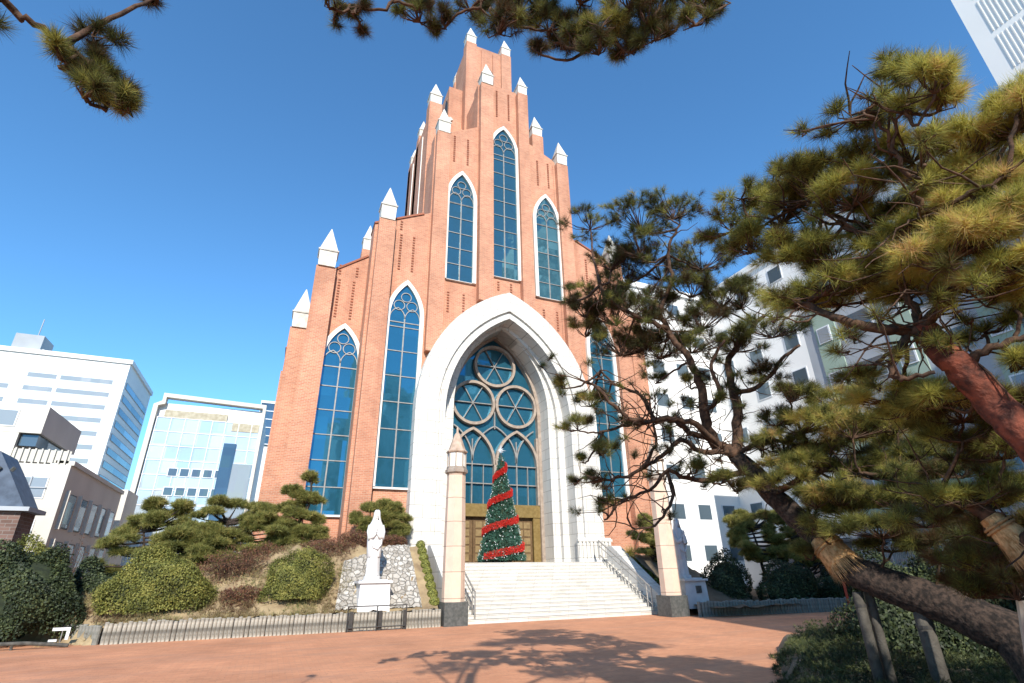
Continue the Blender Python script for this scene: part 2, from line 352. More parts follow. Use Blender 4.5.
# ------------------------------------------------------------------ ground
gd = MB().add([(-900,-900,-.012),(900,-900,-.012),(900,900,-.012),(-900,900,-.012)], [(0,1,2,3)]).build('ground', M['ground']); tag(gd, kind='structure')
pv = MB().add([(-30,-30,0),(45,-30,0),(45,23,0),(-30,23,0)], [(0,1,2,3)]).build('brick_paving', M['paving']); tag(pv, kind='structure')

def terrain(name, fn, x0, x1, y0, y1, nx, ny, mat, rough=.04):
    xs = np.linspace(x0, x1, nx); ys = np.linspace(y0, y1, ny)
    vs = [(x, y, fn(x, y)+rng.normal()*rough) for y in ys for x in xs]
    fs = [(j*nx+i, j*nx+i+1, (j+1)*nx+i+1, (j+1)*nx+i) for j in range(ny-1) for i in range(nx-1)]
    # skirt
    o = MB().add(vs, fs).build(name, mat, smooth=True); return tag(o, kind='structure')
def bank(x, y):
    t = min(max((y-21.5)/2.9, 0), 1); s = min(max((x+4.6)/5.5, 0), 1)
    e = x-(-4.38-(y-21.2)*.888); k = min(max(e/.3+.6, 0), 1)
    return (.66 + (1.1+1.25*s)*t)*k - .1
terrain('garden_bank', bank, -8.5, 6.1, 21.2, 28.8, 60, 30, M['soil'])
def sslope(x, y): return bank(x, y) + .07
vs = []
nx, ny = 40, 30
for j in range(ny):
    for i in range(nx):
        u, v = i/(nx-1), j/(ny-1)
        y = 21.55+v*3.2; x0 = 2.35+v*.35; x1 = 5.5
        top = 21.55 + 3.2*(.62+.38*u); y = 21.55+v*(top-21.55)
        x = x0+(x1-x0)*u; vs.append((x, y, sslope(x, y)+rng.normal()*.025))
o = MB().add(vs, [(j*nx+i, j*nx+i+1, (j+1)*nx+i+1, (j+1)*nx+i) for j in range(ny-1) for i in range(nx-1)]).build('stone_pitched_slope', M['rubble']); tag(o, kind='structure')
def bankR(x, y):
    t = min(max((y-20.0)/4.2, 0), 1); return .35 + 1.9*t*min(1, max(0, (22.5-x)/3.0)) + .3*t
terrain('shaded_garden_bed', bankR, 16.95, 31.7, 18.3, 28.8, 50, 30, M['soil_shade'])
def BX(y): return 4.75+.10*(y-4.6)+(np.maximum(0, y-4.6))*.42      # left edge of the near bed
def BY1(x): return 3.9+(x-4.2)*.95
def bedF(x, y):
    i = min(x-BX(y), BY1(x)-y); return max(-.15, min(.30, .30*min(1, i/.35)))
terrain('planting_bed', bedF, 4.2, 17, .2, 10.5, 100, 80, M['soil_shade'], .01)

# ------------------------------------------------------------------ church
CC = 11.5
church = thing('church', (CC, 30, 0), 'tall red brick gothic church with white pinnacles and huge white pointed portal', 'church')
YB = 27.5
LAND = 2.25
def arch(c, hw, k, zs, n=14):
    """pointed arch curve, left springing to right springing; returns (x,z) list"""
    Rr = hw+k; th = math.acos(k/Rr)
    L = [(c+k - Rr*math.cos(a), zs + Rr*math.sin(a)) for a in np.linspace(0, th, n)]
    return L + [(2*c-x, z) for x, z in reversed(L[:-1])]
def arch_leg(c, hw, k, zs, zb, n=14): return [(c-hw, zb)] + arch(c, hw, k, zs, n) + [(c+hw, zb)]
def rise(hw, k): return math.sqrt((hw+k)**2-k*k)
def off(path, d):
    return path

def barXZ(mb, p, q, wd, y0, y1):
    p = Vector((p[0], p[1])); q = Vector((q[0], q[1])); t = (q-p).normalized(); nrm = Vector((-t.y, t.x))*wd/2
    mb.prismY([tuple(p-nrm), tuple(q-nrm), tuple(q+nrm), tuple(p+nrm)], y0, y1)
def polybar(mb, pts, wd, y0, y1, closed=False):
    P = [Vector(p) for p in pts]; n = len(P); A = []; B = []
    for i in range(n):
        a = P[(i-1) % n] if (closed or i > 0) else P[i]; b = P[(i+1) % n] if (closed or i < n-1) else P[i]
        t = (b-a).normalized(); nr = Vector((-t.y, t.x))*wd/2; A.append(tuple(P[i]+nr)); B.append(tuple(P[i]-nr))
    if closed: A.append(A[0]); B.append(B[0])
    mb.ring(A, B, y0, y1)
def circ(cx, cz, r, n=32): return [(cx+r*math.cos(2*math.pi*i/n), cz+r*math.sin(2*math.pi*i/n)) for i in range(n)]
def clipx(c, hw, k, zs, z):          # half width of a pointed arch at height z
    if z <= zs: return hw
    Rr = hw+k; return max(0, math.sqrt(max(0, Rr*Rr-(z-zs)**2))-k)

def lancet(c, hw, zb, apex, k, yf, glass, step=1.15, fw=.24, sill=True):
    zs = apex - rise(hw, k)
    win = MB()
    inner = arch_leg(c, hw, k, zs, zb); outer = arch_leg(c, hw+fw, k, zs, zb-.0)
    fr = MB().ring(outer, inner, yf-.20, yf).box(c-hw-(fw if sill else -.002), c+hw+(fw if sill else -.002), yf-.16, yf, zb-(.10 if sill else .03), zb).build('window', M['whiteframe'], church)
    gl = MB().prismY(inner, yf-.065, yf-.005).build('pane', glass, fr)
    t = MB(); y0, y1 = yf-.115, yf-.066
    t1 = zs - .15
    t.box(c-.035, c+.035, y0, y1, zb, t1)
    z = zb+step
    while z < t1-.2:
        t.box(c-hw, c+hw, y0+.01, y1-.003, z-.025, z+.025); z += step
    t.box(c-hw, c+hw, y0+.01, y1-.003, t1-.28, t1-.22)
    # two little heads, a quatrefoil of arcs and an eye above
    for s in (-1, 1):
        a = arch(c+s*hw/2, hw/2, hw*.35, t1, 7); polybar(t, a, .05, y0, y1)
    hz = t1 + rise(hw/2, hw*.35)
    r = hw*.36
    for s in (-1, 1): polybar(t, circ(c+s*hw*.43, hz+r*.55, r, 16), .045, y0-.004, y1-.004, True)
    r2 = min(clipx(c, hw, k, zs, hz+r*2.2)*.62, hw*.34)
    polybar(t, circ(c, hz+r*1.25+r2*1.15, r2, 16), .045, y0-.008, y1-.008, True)
    t.build('tracery', M['tracery'], fr)
    return fr

# portal opening
PZ, PK = 10.0, 3.1          # outer orders
QZ = 10.85                  # inner orders
OHW = 5.57
openingL = arch_leg(CC, 4.6, PK, PZ, 0)
def wall_with_opening(x0, x1, profile_top):
    poly = [(x0, 0)] + openingL + [(x1, 0)] + list(reversed(profile_top))
    return poly
# central wall: stepped gable following the tower tiers
ctop = [(5.9, 23.2), (6.3, 23.4), (6.3, 30.2), (7.3, 30.8), (9.45, 32.2), (9.45, 36.6), (10.2, 37.15), (12.8, 37.15), (13.6, 36.6), (13.6, 32.2), (15.6, 31.2), (16.7, 30.2), (16.7, 24.2), (17.1, 24.1)]
MB().prismY(wall_with_opening(5.9, 17.1, ctop), YB, YB+.9).build('front_wall', M['brick'], church)
# tower masses behind the gable
MB().box(6.5, 16.5, YB+.9, 31.2, 17.5, 30.2).box(9.55, 13.5, YB+.9, 30.6, 30, 36.4).build('front_tower_block', M['brick'], church)
MB().box(6.45, 16.55, 31.2, 38.2, 0, 35.6).build('tower_body', M['brick'], church)
MB().box(8.2, 14.8, 31.4, 37.0, 35.6, 40.2).build('upper_tier', M['brick'], church)
tt = MB().box(9.55, 13.5, 30.75, 35.0, 30, 45.6)
tt.build('belfry_shaft', M['brick'], church)
sp = MB().frustum(11.5, 32.9, 45.6, 47.2, 1.7, .9); sp.build('belfry_roof', M['brick'], church)
# pale slits on the shaded west flank
for y in (32.3, 35.6):
    MB().box(6.38, 6.44, y, y+.12, 22, 34.6).build('pilaster', M['whiteframe'], church)
# nave and wings
MB().prismX([(30.25,0),(60,0),(60,15.5),(30.25,15.5)], .6, 22.4).build('nave_wall', M['brick'], church)
MB().prismX([(30.3,15.5),(60,15.5),(44.7,21)], .9, 22.1).build('nave_roof', M['slate'], church)
def wall(x0, z0, x1, z1, y0, y1, name='wing_wall'):
    MB().prismY([(x0,0),(x1,0),(x1,z1),(x0,z0)], y0, y1).build(name, M['brick'], church)
    t = Vector((x1-x0, z1-z0)).normalized(); n_ = Vector((-t.y, t.x))*.12
    MB().prismY([(x0,z0+.002),(x1,z1+.002),(x1+n_.x,z1+n_.y),(x0+n_.x,z0+n_.y)], y0-.08, y1+.05).build('coping', M['brick_trim'], church)
wall(2.9, 21.6, 5.9, 23.15, YB+.002, YB+1.4)
wall(17.1, 24.0, 20.6, 22.4, YB+.002, YB+1.4)
wall(.4, 18.2, 2.9, 20.1, 29.0, 30.2)
wall(20.9, 20.4, 22.3, 19.2, 29.0, 30.2)
wall(-.95, 14.0, .3, 15.0, 31.0, 45.0)
# piers with pinnacles
def pier(x, w_, y, z1, pin=True, d=.75, z0=0, ps=1.0, ph=1.15):
    MB().box(x-w_/2, x+w_/2, y, y+d, z0, z1).build('pier', M['brick'], church)
    if pin:
        a = w_/2*ps*.92; cy = y+d/2 if d < 1.2 else y+w_/2
        p = MB().frustum(x, cy, z1, z1+ph*.78, a*.93, a)
        p.frustum(x, cy, z1+ph*.78, z1+ph*.84, a*1.1, a*1.14)
        p.frustum(x, cy, z1+ph*.84, z1+ph*.84+1.5*w_+.15, a*1.02, .02)
        p.build('pinnacle', M['capstone'], church)
pier(.50, 1.12, 28.5, 18.55, ph=1.3)
pier(3.58, 1.0, 27.0, 21.8, ph=1.25)
pier(20.1, 1.1, 27.0, 22.4, ph=1.2)
pier(22.4, 1.1, 28.5, 19.2, ph=1.3)
pier(6.85, .95, 27.05, 30.3, ph=1.15, z0=13.5)
pier(16.25, .95, 27.05, 30.6, ph=1.15, z0=13.5)
pier(10.05, 1.0, 27.0, 36.45, ph=1.15, z0=17.4)
pier(13.05, .85, 27.02, 36.75, ph=1.0, z0=17.4)
pier(-.4, 1.1, 30.6, 15.3, ph=1.2)
pier(-.80, .5, 30.9, 12.6, pin=False)
# rear row of tower pinnacles
for x in (6.95, 16.1):
    pier(x, 1.05, 30.6, 36.9, ph=1.1, d=1.0, z0=16)
    pier(x-.1 if x < 10 else x+.1, .8, 34.2, 36.6, ph=1.0, d=.9, z0=14)
    pier(x-.1 if x < 10 else x+.1, .8, 37.2, 36.0, ph=1.0, d=.9, z0=14)
pier(8.55, .7, 31.9, 38.6, ph=.9, d=.8, z0=35)
pier(14.5, .7, 31.9, 38.6, ph=.9, d=.8, z0=35)
pier(9.85, .95, 30.55, 45.6, ph=1.1, d=.9, z0=34)
pier(13.2, .95, 30.55, 45.6, ph=1.1, d=.9, z0=34)
pier(9.75, .6, 34.3, 44.6, ph=1.0, d=.8, z0=34)
pier(3.35, .9, 34.5, 24.2, ph=1.2, d=.9, z0=14)
for x in (10.95, 12.05):
    MB().box(x-.14, x+.14, 30.62, 30.74, 37, 45.2).build('pilaster', M['brick'], church)
# flying arches between tower tiers
for s_ in (-1, 1):
    cxa = CC+s_*4.9
    pts = [(cxa-s_*(2.9*math.sin(t)), 33.2+3.3*(1-math.cos(t))*1.0) for t in np.linspace(.15, 1.5, 10)] if False else [(CC+s_*(2.1+2.2*math.cos(t)), 33.4+3.0*math.sin(t)) for t in np.linspace(.05, 1.1, 10)]
    fb = MB(); polybar(fb, pts, .34, 30.9, 31.18); fb.build('flying_buttress', M['capstone'], church)
for x in (7.75, 8.35, 14.65, 15.25): MB().box(x-.1, x+.1, 30.95, 31.18, 30.2, 34.6).build('pilaster', M['whiteframe'], church)
# belfry openings
for x in (11.5,):
    MB().prismY(arch_leg(x, .45, .6, 42.2, 39.0), 30.60, 30.75).build('louvre', M['dark_metal'], church)
MB().prismX([(31.6,36.2),(32.5,36.2),(32.5,38.4),(32.05,39.2),(31.6,38.4)], 8.13, 8.2).build('louvre', M['dark_metal'], church)

# thin vertical pilaster strips and dotted relief brickwork
def relief(xs, y, segs):
    r_ = MB()
    for x in xs:
        for a, b in segs:
            z = a
            while z < b:
                r_.box(x-.07, x+.07, y-.05, y+.002, z, z+.075); z += .19
    r_.build('relief_brickwork', M['brick_trim'], church)
relief((4.55, 5.35), YB, [(18.7, 21.3)]); relief((4.5,), YB, [(21.6, 22.3)])
relief((1.35, 2.2), 29.0, [(15.6, 18.2)]); relief((1.3, 2.3), 29.0, [(18.5, 19.2)])
relief((7.75, 8.75), YB, [(28.3, 30.7)]); relief((14.3, 15.2), YB, [(28.3, 30.7)])
relief((11.0, 12.0), YB, [(33.9, 36.7)]); relief((7.7, 8.7), YB, [(16.4, 17.9)]); relief((14.3, 15.3), YB, [(16.4, 17.9)])
relief((11.05, 11.95), YB, [(18.6, 19.2)]); relief((17.9, 18.9), YB, [(18.9, 22.6)])
for x, y, z0_, z1_ in ((9.6, 27.43, 18.6, 32.4), (13.55, 27.43, 18.6, 32.4), (7.4, 27.44, 13.5, 30.6), (15.7, 27.44, 13.5, 30.6)):
    MB().box(x-.07, x+.07, y, YB+.002, z0_, z1_).build('pilaster', M['brick'], church)

# stained glass lancets
lancet(5.13, .87, 5.85, 17.65, 2.1, YB, M['glass'], 1.5)
lancet(18.42, .87, 5.85, 17.65, 2.1, YB, M['glass'], 1.5)
lancet(1.98, .92, 4.6, 14.9, 1.7, 29.0, M['glass'], 1.35)
lancet(8.35, .86, 18.65, 27.15, 2.2, YB, M['glass_tower'], 1.2, .24, False)
lancet(14.8, .86, 18.65, 27.15, 2.2, YB, M['glass_tower'], 1.2, .24, False)
lancet(11.5, .94, 19.55, 32.6, 2.1, YB, M['glass_tower'], 1.25, .24, False)

# portal in white granite
P0 = LAND
def order(name, ho, ko, zo, hi, ki, zi, y0, y1, mat, zb=P0):
    return MB().ring(arch_leg(CC, ho, ko, zo, zb, 22), arch_leg(CC, hi, ki, zi, zb, 22), y0, y1).build(name, mat, church)
order('portal_arch', OHW, PK, PZ, 4.35, PK, PZ, 26.7, 28.2, M['stone'])
order('portal_moulding', 4.35, PK, PZ, 4.22, PK, PZ, 26.86, 28.2, M['stone'])
order('portal_moulding', 4.22, PK, PZ, 3.9, PK, PZ, 26.76, 28.2, M['stone'])
order('portal_moulding', 3.9, PK, PZ, 3.5, PK, PZ+.25, 27.75, 29.4, M['stone'])
order('portal_moulding', 3.5, PK, PZ+.25, 3.05, PK, QZ, 28.05, 29.6, M['stone'])
order('portal_moulding', 3.05, PK, QZ, 2.85, PK, QZ, 29.15, 29.7, M['bronze'])
MB().box(CC-OHW-.3, CC-3.9, 26.5, 26.699, P0, 3.35).box(CC-OHW-.3, CC-3.9, 26.55, 26.699, 3.35, 3.5).build('portal_base', M['stone'], church)
q = MB().box(CC+3.75, CC+OHW+.3, 26.55, 26.699, P0, 3.5).box(CC+3.72, CC+OHW+.33, 26.44, 26.549, 3.3, 3.42).box(CC+3.72, CC+OHW+.33, 26.44, 26.549, P0, 2.42)
for k in range(9): q.box(CC+3.78+k*.235, CC+3.93+k*.235, 26.46, 26.549, 2.42, 3.3)
q.build('portal_base', M['stone'], church)

# great window of the portal
YG = 29.5
pw = MB().prismY([(x, z) for x, z in arch_leg(CC, 2.85, PK, QZ, 5.45, 22)], YG, YG+.08).build('portal_window', M['glass'], church)
g = MB(); ya, yb = YG-.30, YG-.002
r_ = 1.33
for cx_, cz_ in ((CC, 14.0), (CC-1.43, 11.45), (CC+1.43, 11.45)):
    polybar(g, circ(cx_, cz_, r_, 40), .17, ya, yb, True)
for s in (-1, 1):
    polybar(g, arch(CC+s*1.425, 1.37, .95, 7.7, 12), .16, ya+.003, yb)
g.box(CC-.1, CC+.1, ya+.006, yb, 5.45, 7.8)
g.box(CC-2.86, CC-2.72, ya+.006, yb, 5.45, 9.5).box(CC+2.72, CC+2.86, ya+.006, yb, 5.45, 9.5)
g.build('tracery', M['bronze'], pw)
g = MB(); ya, yb = YG-.16, YG-.004
for cx_, cz_ in ((CC, 14.0), (CC-1.43, 11.45), (CC+1.43, 11.45)):
    for a in (0, 60, 120):
        ax, az = math.cos(R(a+0))*r_, math.sin(R(a))*r_
        barXZ(g, (cx_-ax, cz_-az), (cx_+ax, cz_+az), .05, ya+a*.0001, yb)
for s in (-2, 0, 2):
    pts = [p for p in arch(CC+s*1.425, 1.42, .95, 7.9, 12) if abs(p[0]-CC) < 2.8]
    polybar(g, pts, .08, ya-.02, yb+.001)
g.box(CC-.035, CC+.035, ya, yb, 9.9, 11.0)
for z in (6.6, 7.7): g.box(CC-2.8, CC+2.8, ya+.002, yb, z-.03, z+.03)
for x in (CC-1.43, CC+1.43): g.box(x-.03, x+.03, ya+.004, yb, 5.45, 9.2)
for x in (CC-2.15, CC+2.15, CC-.72, CC+.72): g.box(x-.02, x+.02, ya+.006, yb, 5.45, 7.7)
g.build('glazing_bars', M['tracery'], pw)
MB().box(CC-2.85, CC+2.85, YG-.25, YG+.2, 4.75, 5.449).build('transom', M['gold'], church)
dr = MB().box(CC-2.85, CC+2.85, YG+.02, YG+.2, P0, 4.749).build('doorway', M['door'], church)
for i, x in enumerate((-2.55, -1.3, -.06, 1.2)):
    d = MB().box(CC+x, CC+x+1.15, YG-.10, YG+.018, P0+.03, 4.55).build('door', M['door'], dr)
    q = MB()
    for a in range(2):
        for b in range(5):
            q.box(CC+x+.14+a*.47, CC+x+.54+a*.47, YG-.13, YG-.101, P0+.18+b*.43, P0+.52+b*.43)
    q.build('door', M['door_panel'], dr)
MB().box(CC-2.84, CC-2.56, YG-.2, YG+.018, P0, 4.749).build('door_jamb', M['gold'], dr)
MB().box(CC+2.4, CC+2.84, YG-.2, YG+.018, P0, 4.749).build('door_jamb', M['gold'], dr)

# ------------------------------------------------------------------ staircase
stair = thing('stone_staircase', (11.7, 23.4, 0), 'broad flight of pale granite steps climbing to the church portal', 'staircase')
SX0, SX1, SY0 = 7.15, 16.35, 21.3
NS = 15
for i in range(NS):
    y = SY0+i*.28; z = (i+1)*.15
    MB().box(SX0, SX1, y, 25.52 if i == NS-1 else y+.30, z-.148, z).box(SX0, SX1, y-.018, y, z-.035, z-.001).build('step', M['step'], stair)
MB().box(5.9, 17.2, 25.521, 29.45, 0, LAND-.003).build('landing', M['step'], stair)
for (xa, xb) in ((6.62, SX0-.002), (SX1+.002, 16.9)):
    MB().prismX([(21.15,0),(25.5,0),(25.5,LAND+.75),(25.0,LAND+.75),(21.15,.55)], xa, xb).build('cheek_wall', M['stone'], stair)
def handrail(x, label):
    h = thing('handrail', (x, 23.4, 0), label, 'handrail', 'handrails beside the church steps')
    y0_, y1_ = 21.42, 25.5; sl = .15/.28
    def zz(y): return (y-21.3)*sl+.12
    t = MB().tube([(x,y0_,zz(y0_)+.92),(x,y1_,zz(y1_)+.92)], .035, 8); t.build('top_rail', M['rail'], h)
    MB().tube([(x,y0_,zz(y0_)+.66),(x,y1_,zz(y1_)+.66)], .022, 6).build('middle_rail', M['rail'], h)
    MB().tube([(x,y0_,zz(y0_)+.22),(x,y1_,zz(y1_)+.22)], .022, 6).build('lower_rail', M['rail'], h)
    for k in range(14):
        y = y0_+(y1_-y0_)*k/13
        big = k in (0, 1, 7, 13)
        MB().tube([(x,y,zz(y)-.05 if big else zz(y)+.0),(x,y,zz(y)+(.92 if big else .24))], .03 if big else .018, 6).build('post', M['rail'], h)
handrail(7.55, 'steel handrail on the left of the steps, partly behind the near granite pillar')
handrail(15.9, 'steel handrail on the right of the steps, running down to the far pillar')

# ------------------------------------------------------------------ gate pillars
def pillar(x, y, label, zoff=0):
    p = thing('gate_pillar', (x, y, 0), label, 'pillar', 'pink granite gate pillars')
    MB().box(x-.46, x+.46, y-.46, y+.46, 0, .80).build('plinth', M['plinth'], p)
    MB().lathe([(.44,.80),(.42,3.2),(.38,5.55)], x, y, 8).build('shaft', M['pillar'], p)
    MB().lathe([(.38,5.551),(.47,5.62),(.47,5.74),(.42,5.78),(.42,5.86)], x, y, 8).build('capital', M['bronze'], p)
    MB().lathe([(.36,5.861),(.37,6.45)], x, y, 8).build('lantern', M['lantern'], p)
    b = MB()
    for k in range(8):
        a = 2*math.pi*(k+.5)/8; b.box(x+.375*math.cos(a)-.022, x+.375*math.cos(a)+.022, y+.375*math.sin(a)-.022, y+.375*math.sin(a)+.022, 5.861, 6.449)
    b.build('lantern_bar', M['bronze'], p)
    MB().lathe([(.44,6.451),(.46,6.5),(.36,6.6),(.13,7.25),(.05,7.35),(.05,7.5),(.01,7.62)], x, y, 8).build('lantern_roof', M['bronze_roof'], p)
pillar(6.62, 21.3, 'tall pink granite pillar with white lantern, dark plinth, left of the steps')
pillar(15.95, 20.1, 'pink granite pillar standing right of the steps, its top hidden by pine twigs')

# ------------------------------------------------------------------ statues
def blob_rings(rings, n=28, sub=None):
    """rings = (z, rx, ry, ox, oy, fold)"""
    v = []; f = []
    for z, rx, ry, ox, oy, fold in rings:
        for k in range(n):
            th = 2*math.pi*k/n; q = 1+fold*math.sin(7*th+z*1.5)+fold*.6*math.sin(11*th)
            v.append((ox+rx*q*math.cos(th), oy+ry*q*math.sin(th), z))
    for i in range(len(rings)-1):
        for k in range(n): f.append((i*n+k, i*n+(k+1) % n, (i+1)*n+(k+1) % n, (i+1)*n+k))
    f.append(tuple(range(n-1,-1,-1))); e = (len(rings)-1)*n; f.append(tuple(range(e, e+n)))
    return v, f
def interp_rings(keys, m=60):
    ks = np.array(keys); z = np.linspace(ks[0,0], ks[-1,0], m)
    cols = [np.interp(z, ks[:,0], ks[:,i]) for i in range(1, ks.shape[1])]
    return list(zip(z, *cols))
def statue(x, y, zb, mats, label, child, ped):
    s = thing('statue', (x, y, zb), label, 'statue')
    s.scale = (.76, .82, .965)
    # robed body
    keys = [(0,.36,.30,0,0,.05),(.12,.34,.28,0,0,.06),(.8,.30,.25,0,0,.05),(1.15,.31,.25,0,-.01,.035),(1.45,.35,.25,0,-.01,.02),(1.75,.37,.24,0,0,.012),(1.92,.33,.22,0,0,.008),(2.03,.22,.17,0,0,.004),(2.08,.17,.15,0,.01,.0)]
    v, f = blob_rings([(zb+a, b, c, x+d, y+e, g_) for a,b,c,d,e,g_ in interp_rings(keys)])
    body = MB().add(v, f); body.build('robe', mats, s, True)
    # head and neck (continuous with collar)
    v, f = blob_rings([(zb+a, b, c, x+d, y+e, 0) for a,b,c,d,e in interp_rings([(2.0,.08,.08,0,-.02),(2.10,.075,.08,0,-.02),(2.14,.09,.105,0,-.04),(2.22,.115,.125,0,-.04),(2.32,.12,.13,0,-.035),(2.40,.10,.11,0,-.03),(2.46,.05,.06,0,-.02)], 20)], 20)
    hd = MB().add(v, f)
    hd.frustum(x, y-.168, zb+2.22, zb+2.29, .022, .010, .02, .008)      # nose
    hd.build('head', mats, s, True)
    MB().box(x-.06, x-.025, y-.166, y-.150, zb+2.285, zb+2.30).box(x+.025, x+.06, y-.166, y-.150, zb+2.285, zb+2.30).box(x-.03, x+.03, y-.164, y-.148, zb+2.175, zb+2.187).build('face', M['statue_grey'], s)
    # veil: shell round the back of the head to the shoulders
    vv = []; ff = []; zz = [(2.50,.03,.04),(2.47,.11,.12),(2.38,.155,.165),(2.22,.17,.175),(2.05,.23,.19),(1.85,.36,.25),(1.5,.385,.275),(1.1,.36,.285),(.7,.335,.29)]
    n_ = 22
    for z, rx, ry in zz:
        for k in range(n_):
            th = R(-62)+R(304)*k/(n_-1); vv.append((x+rx*1.05*math.cos(th), y+.01+ry*1.08*math.sin(th)*(1+.03*math.sin(9*th)), zb+z))
    for z, rx, ry in zz:
        for k in range(n_):
            th = R(-62)+R(304)*k/(n_-1); vv.append((x+rx*.97*math.cos(th), y+.01+ry*.97*math.sin(th), zb+z-.02))
    o_ = len(zz)*n_
    for i in range(len(zz)-1):
        for k in range(n_-1):
            a = i*n_+k; ff += [(a,a+1,a+n_+1,a+n_), (o_+a,o_+a+n_,o_+a+n_+1,o_+a+1)]
        a = i*n_; ff += [(a,a+n_,o_+a+n_,o_+a)]; a = i*n_+n_-1; ff += [(a,o_+a,o_+a+n_,a+n_)]
    a = (len(zz)-1)*n_
    for k in range(n_-1): ff.append((a+k,a+k+1,o_+a+k+1,o_+a+k))
    MB().add(vv, ff).build('veil', mats, s, True)
    # sleeves and joined hands
    for sg in (-1, 1):
        MB().tube([(x+sg*.30,y-.02,zb+1.86),(x+sg*.35,y-.10,zb+1.62),(x+sg*.31,y-.20,zb+1.40),(x+sg*.16,y-.30,zb+1.46),(x+sg*.04,y-.33,zb+1.58)], [.11,.12,.12,.095,.06], 12).build('sleeve', mats, s, True)
        h = MB().tube([(x+sg*.05,y-.33,zb+1.57),(x+sg*.03,y-.345,zb+1.66)], [.035,.04], 8)
        for k in range(4):
            yy = y-.37+k*.018
            h.tube([(x+sg*.03,yy,zb+1.65),(x+sg*.018,yy-.005,zb+1.72),(x+sg*.010,yy-.005,zb+1.79-.01*abs(k-1.5))], [.010,.009,.006], 6)
        h.tube([(x+sg*.035,y-.315,zb+1.63),(x+sg*.02,y-.30,zb+1.70)], [.011,.007], 6)
        h.build('hand', mats, s, True)
    # hanging drape fold from the arm
    MB().tube([(x+.30,y-.2,zb+1.42),(x+.26,y-.27,zb+1.15),(x+.10,y-.30,zb+.98),(x-.1,y-.28,zb+1.05),(x-.27,y-.2,zb+1.35)], [.05,.045,.04,.045,.05], 8).build('drape', mats, s, True)
    if child:
        v, f = blob_rings([(zb+1.35+a, b, c, x+.12, y-.34, 0) for a,b,c in interp_rings([(0,.09,.07),(.15,.11,.08),(.35,.09,.07),(.40,.045,.045),(.44,.07,.07),(.52,.075,.075),(.6,.03,.03)], 24)], 16)
        MB().add(v, f).build('child', mats, s, True)
    MB().lathe([(.42,zb-.12),(.42,zb-.02),(.39,zb+.0)], x, y, 20).build('base', mats, s)
    return s
def pedestal(x, y, z0_, z1_, hw, mat, label, plaque=False):
    p = thing('pedestal', (x, y, z0_), label, 'pedestal')
    MB().frustum(x, y, z0_, z1_-.12, hw, hw*.93).build('block', mat, p)
    MB().box(x-hw*1.07, x+hw*1.07, y-hw*1.07, y+hw*1.07, z1_-.119, z1_-.04).box(x-hw*.8, x+hw*.8, y-hw*.8, y+hw*.8, z1_-.04, z1_).build('slab', mat, p)
    if plaque: MB().box(x-.02, x+.26, y-hw*.99-.02, y-hw*.99+.05, z0_+(z1_-z0_)*.5, z0_+(z1_-z0_)*.74).build('plaque', M['plinth'], p)
pedestal(3.68, 22.0, .50, 1.62, .58, M['statue'], 'white marble pedestal under the robed statue behind the log edging')
statue(3.62, 22.0, 1.74, M['statue'], 'white marble statue of a veiled robed woman on a white pedestal, in full sun', False, None)
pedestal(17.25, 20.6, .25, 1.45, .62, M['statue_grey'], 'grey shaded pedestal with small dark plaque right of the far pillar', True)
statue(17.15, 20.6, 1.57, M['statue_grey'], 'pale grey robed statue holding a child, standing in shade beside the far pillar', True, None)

# ------------------------------------------------------------------ log edging, left and right
def log_edge(x0, y0, x1, y1, h, n, mat, label, r=.075):
    e = thing('log_edging', ((x0+x1)/2, (y0+y1)/2, 0), label, 'fence')
    for i in range(n):
        t = (i+.5)/n; x = x0+(x1-x0)*t+rng.normal()*.008; y = y0+(y1-y0)*t+rng.normal()*.012; hh = h+rng.normal()*.018
        rr = math.hypot(x1-x0, y1-y0)/n/2*1.02
        MB().lathe([(rr,0),(rr*.98,hh-.02),(rr*.8,hh)], x, y, 10).build('log', mat, e, False)
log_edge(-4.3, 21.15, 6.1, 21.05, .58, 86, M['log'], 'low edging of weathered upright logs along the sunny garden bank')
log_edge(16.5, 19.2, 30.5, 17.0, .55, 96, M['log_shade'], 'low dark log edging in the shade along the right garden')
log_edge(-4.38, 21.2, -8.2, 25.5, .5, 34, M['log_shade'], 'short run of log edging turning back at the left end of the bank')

# metal bench-like frame in front of the edging
fr = thing('metal_barrier', (3.6, 20.75, 0), 'small black metal barrier with three uprights in front of the log edging', 'barrier')
for x in (2.72, 3.72, 4.75):
    MB().tube([(x,20.85,0),(x,20.85,.78)], .022, 6).build('post', M['dark_metal'], fr)
MB().tube([(2.72,20.85,.78),(4.75,20.85,.78)], .02, 6).build('rail', M['dark_metal'], fr)
MB().tube([(2.72,20.85,.12),(4.75,20.85,.12)], .02, 6).build('rail', M['dark_metal'], fr)
for x in (2.85, 3.85, 4.72): MB().box(x-.06, x+.06, 20.9, 20.96, .03, .62).build('panel', M['dark_metal'], fr)  # dark plates standing for the posts' shadows on the logs

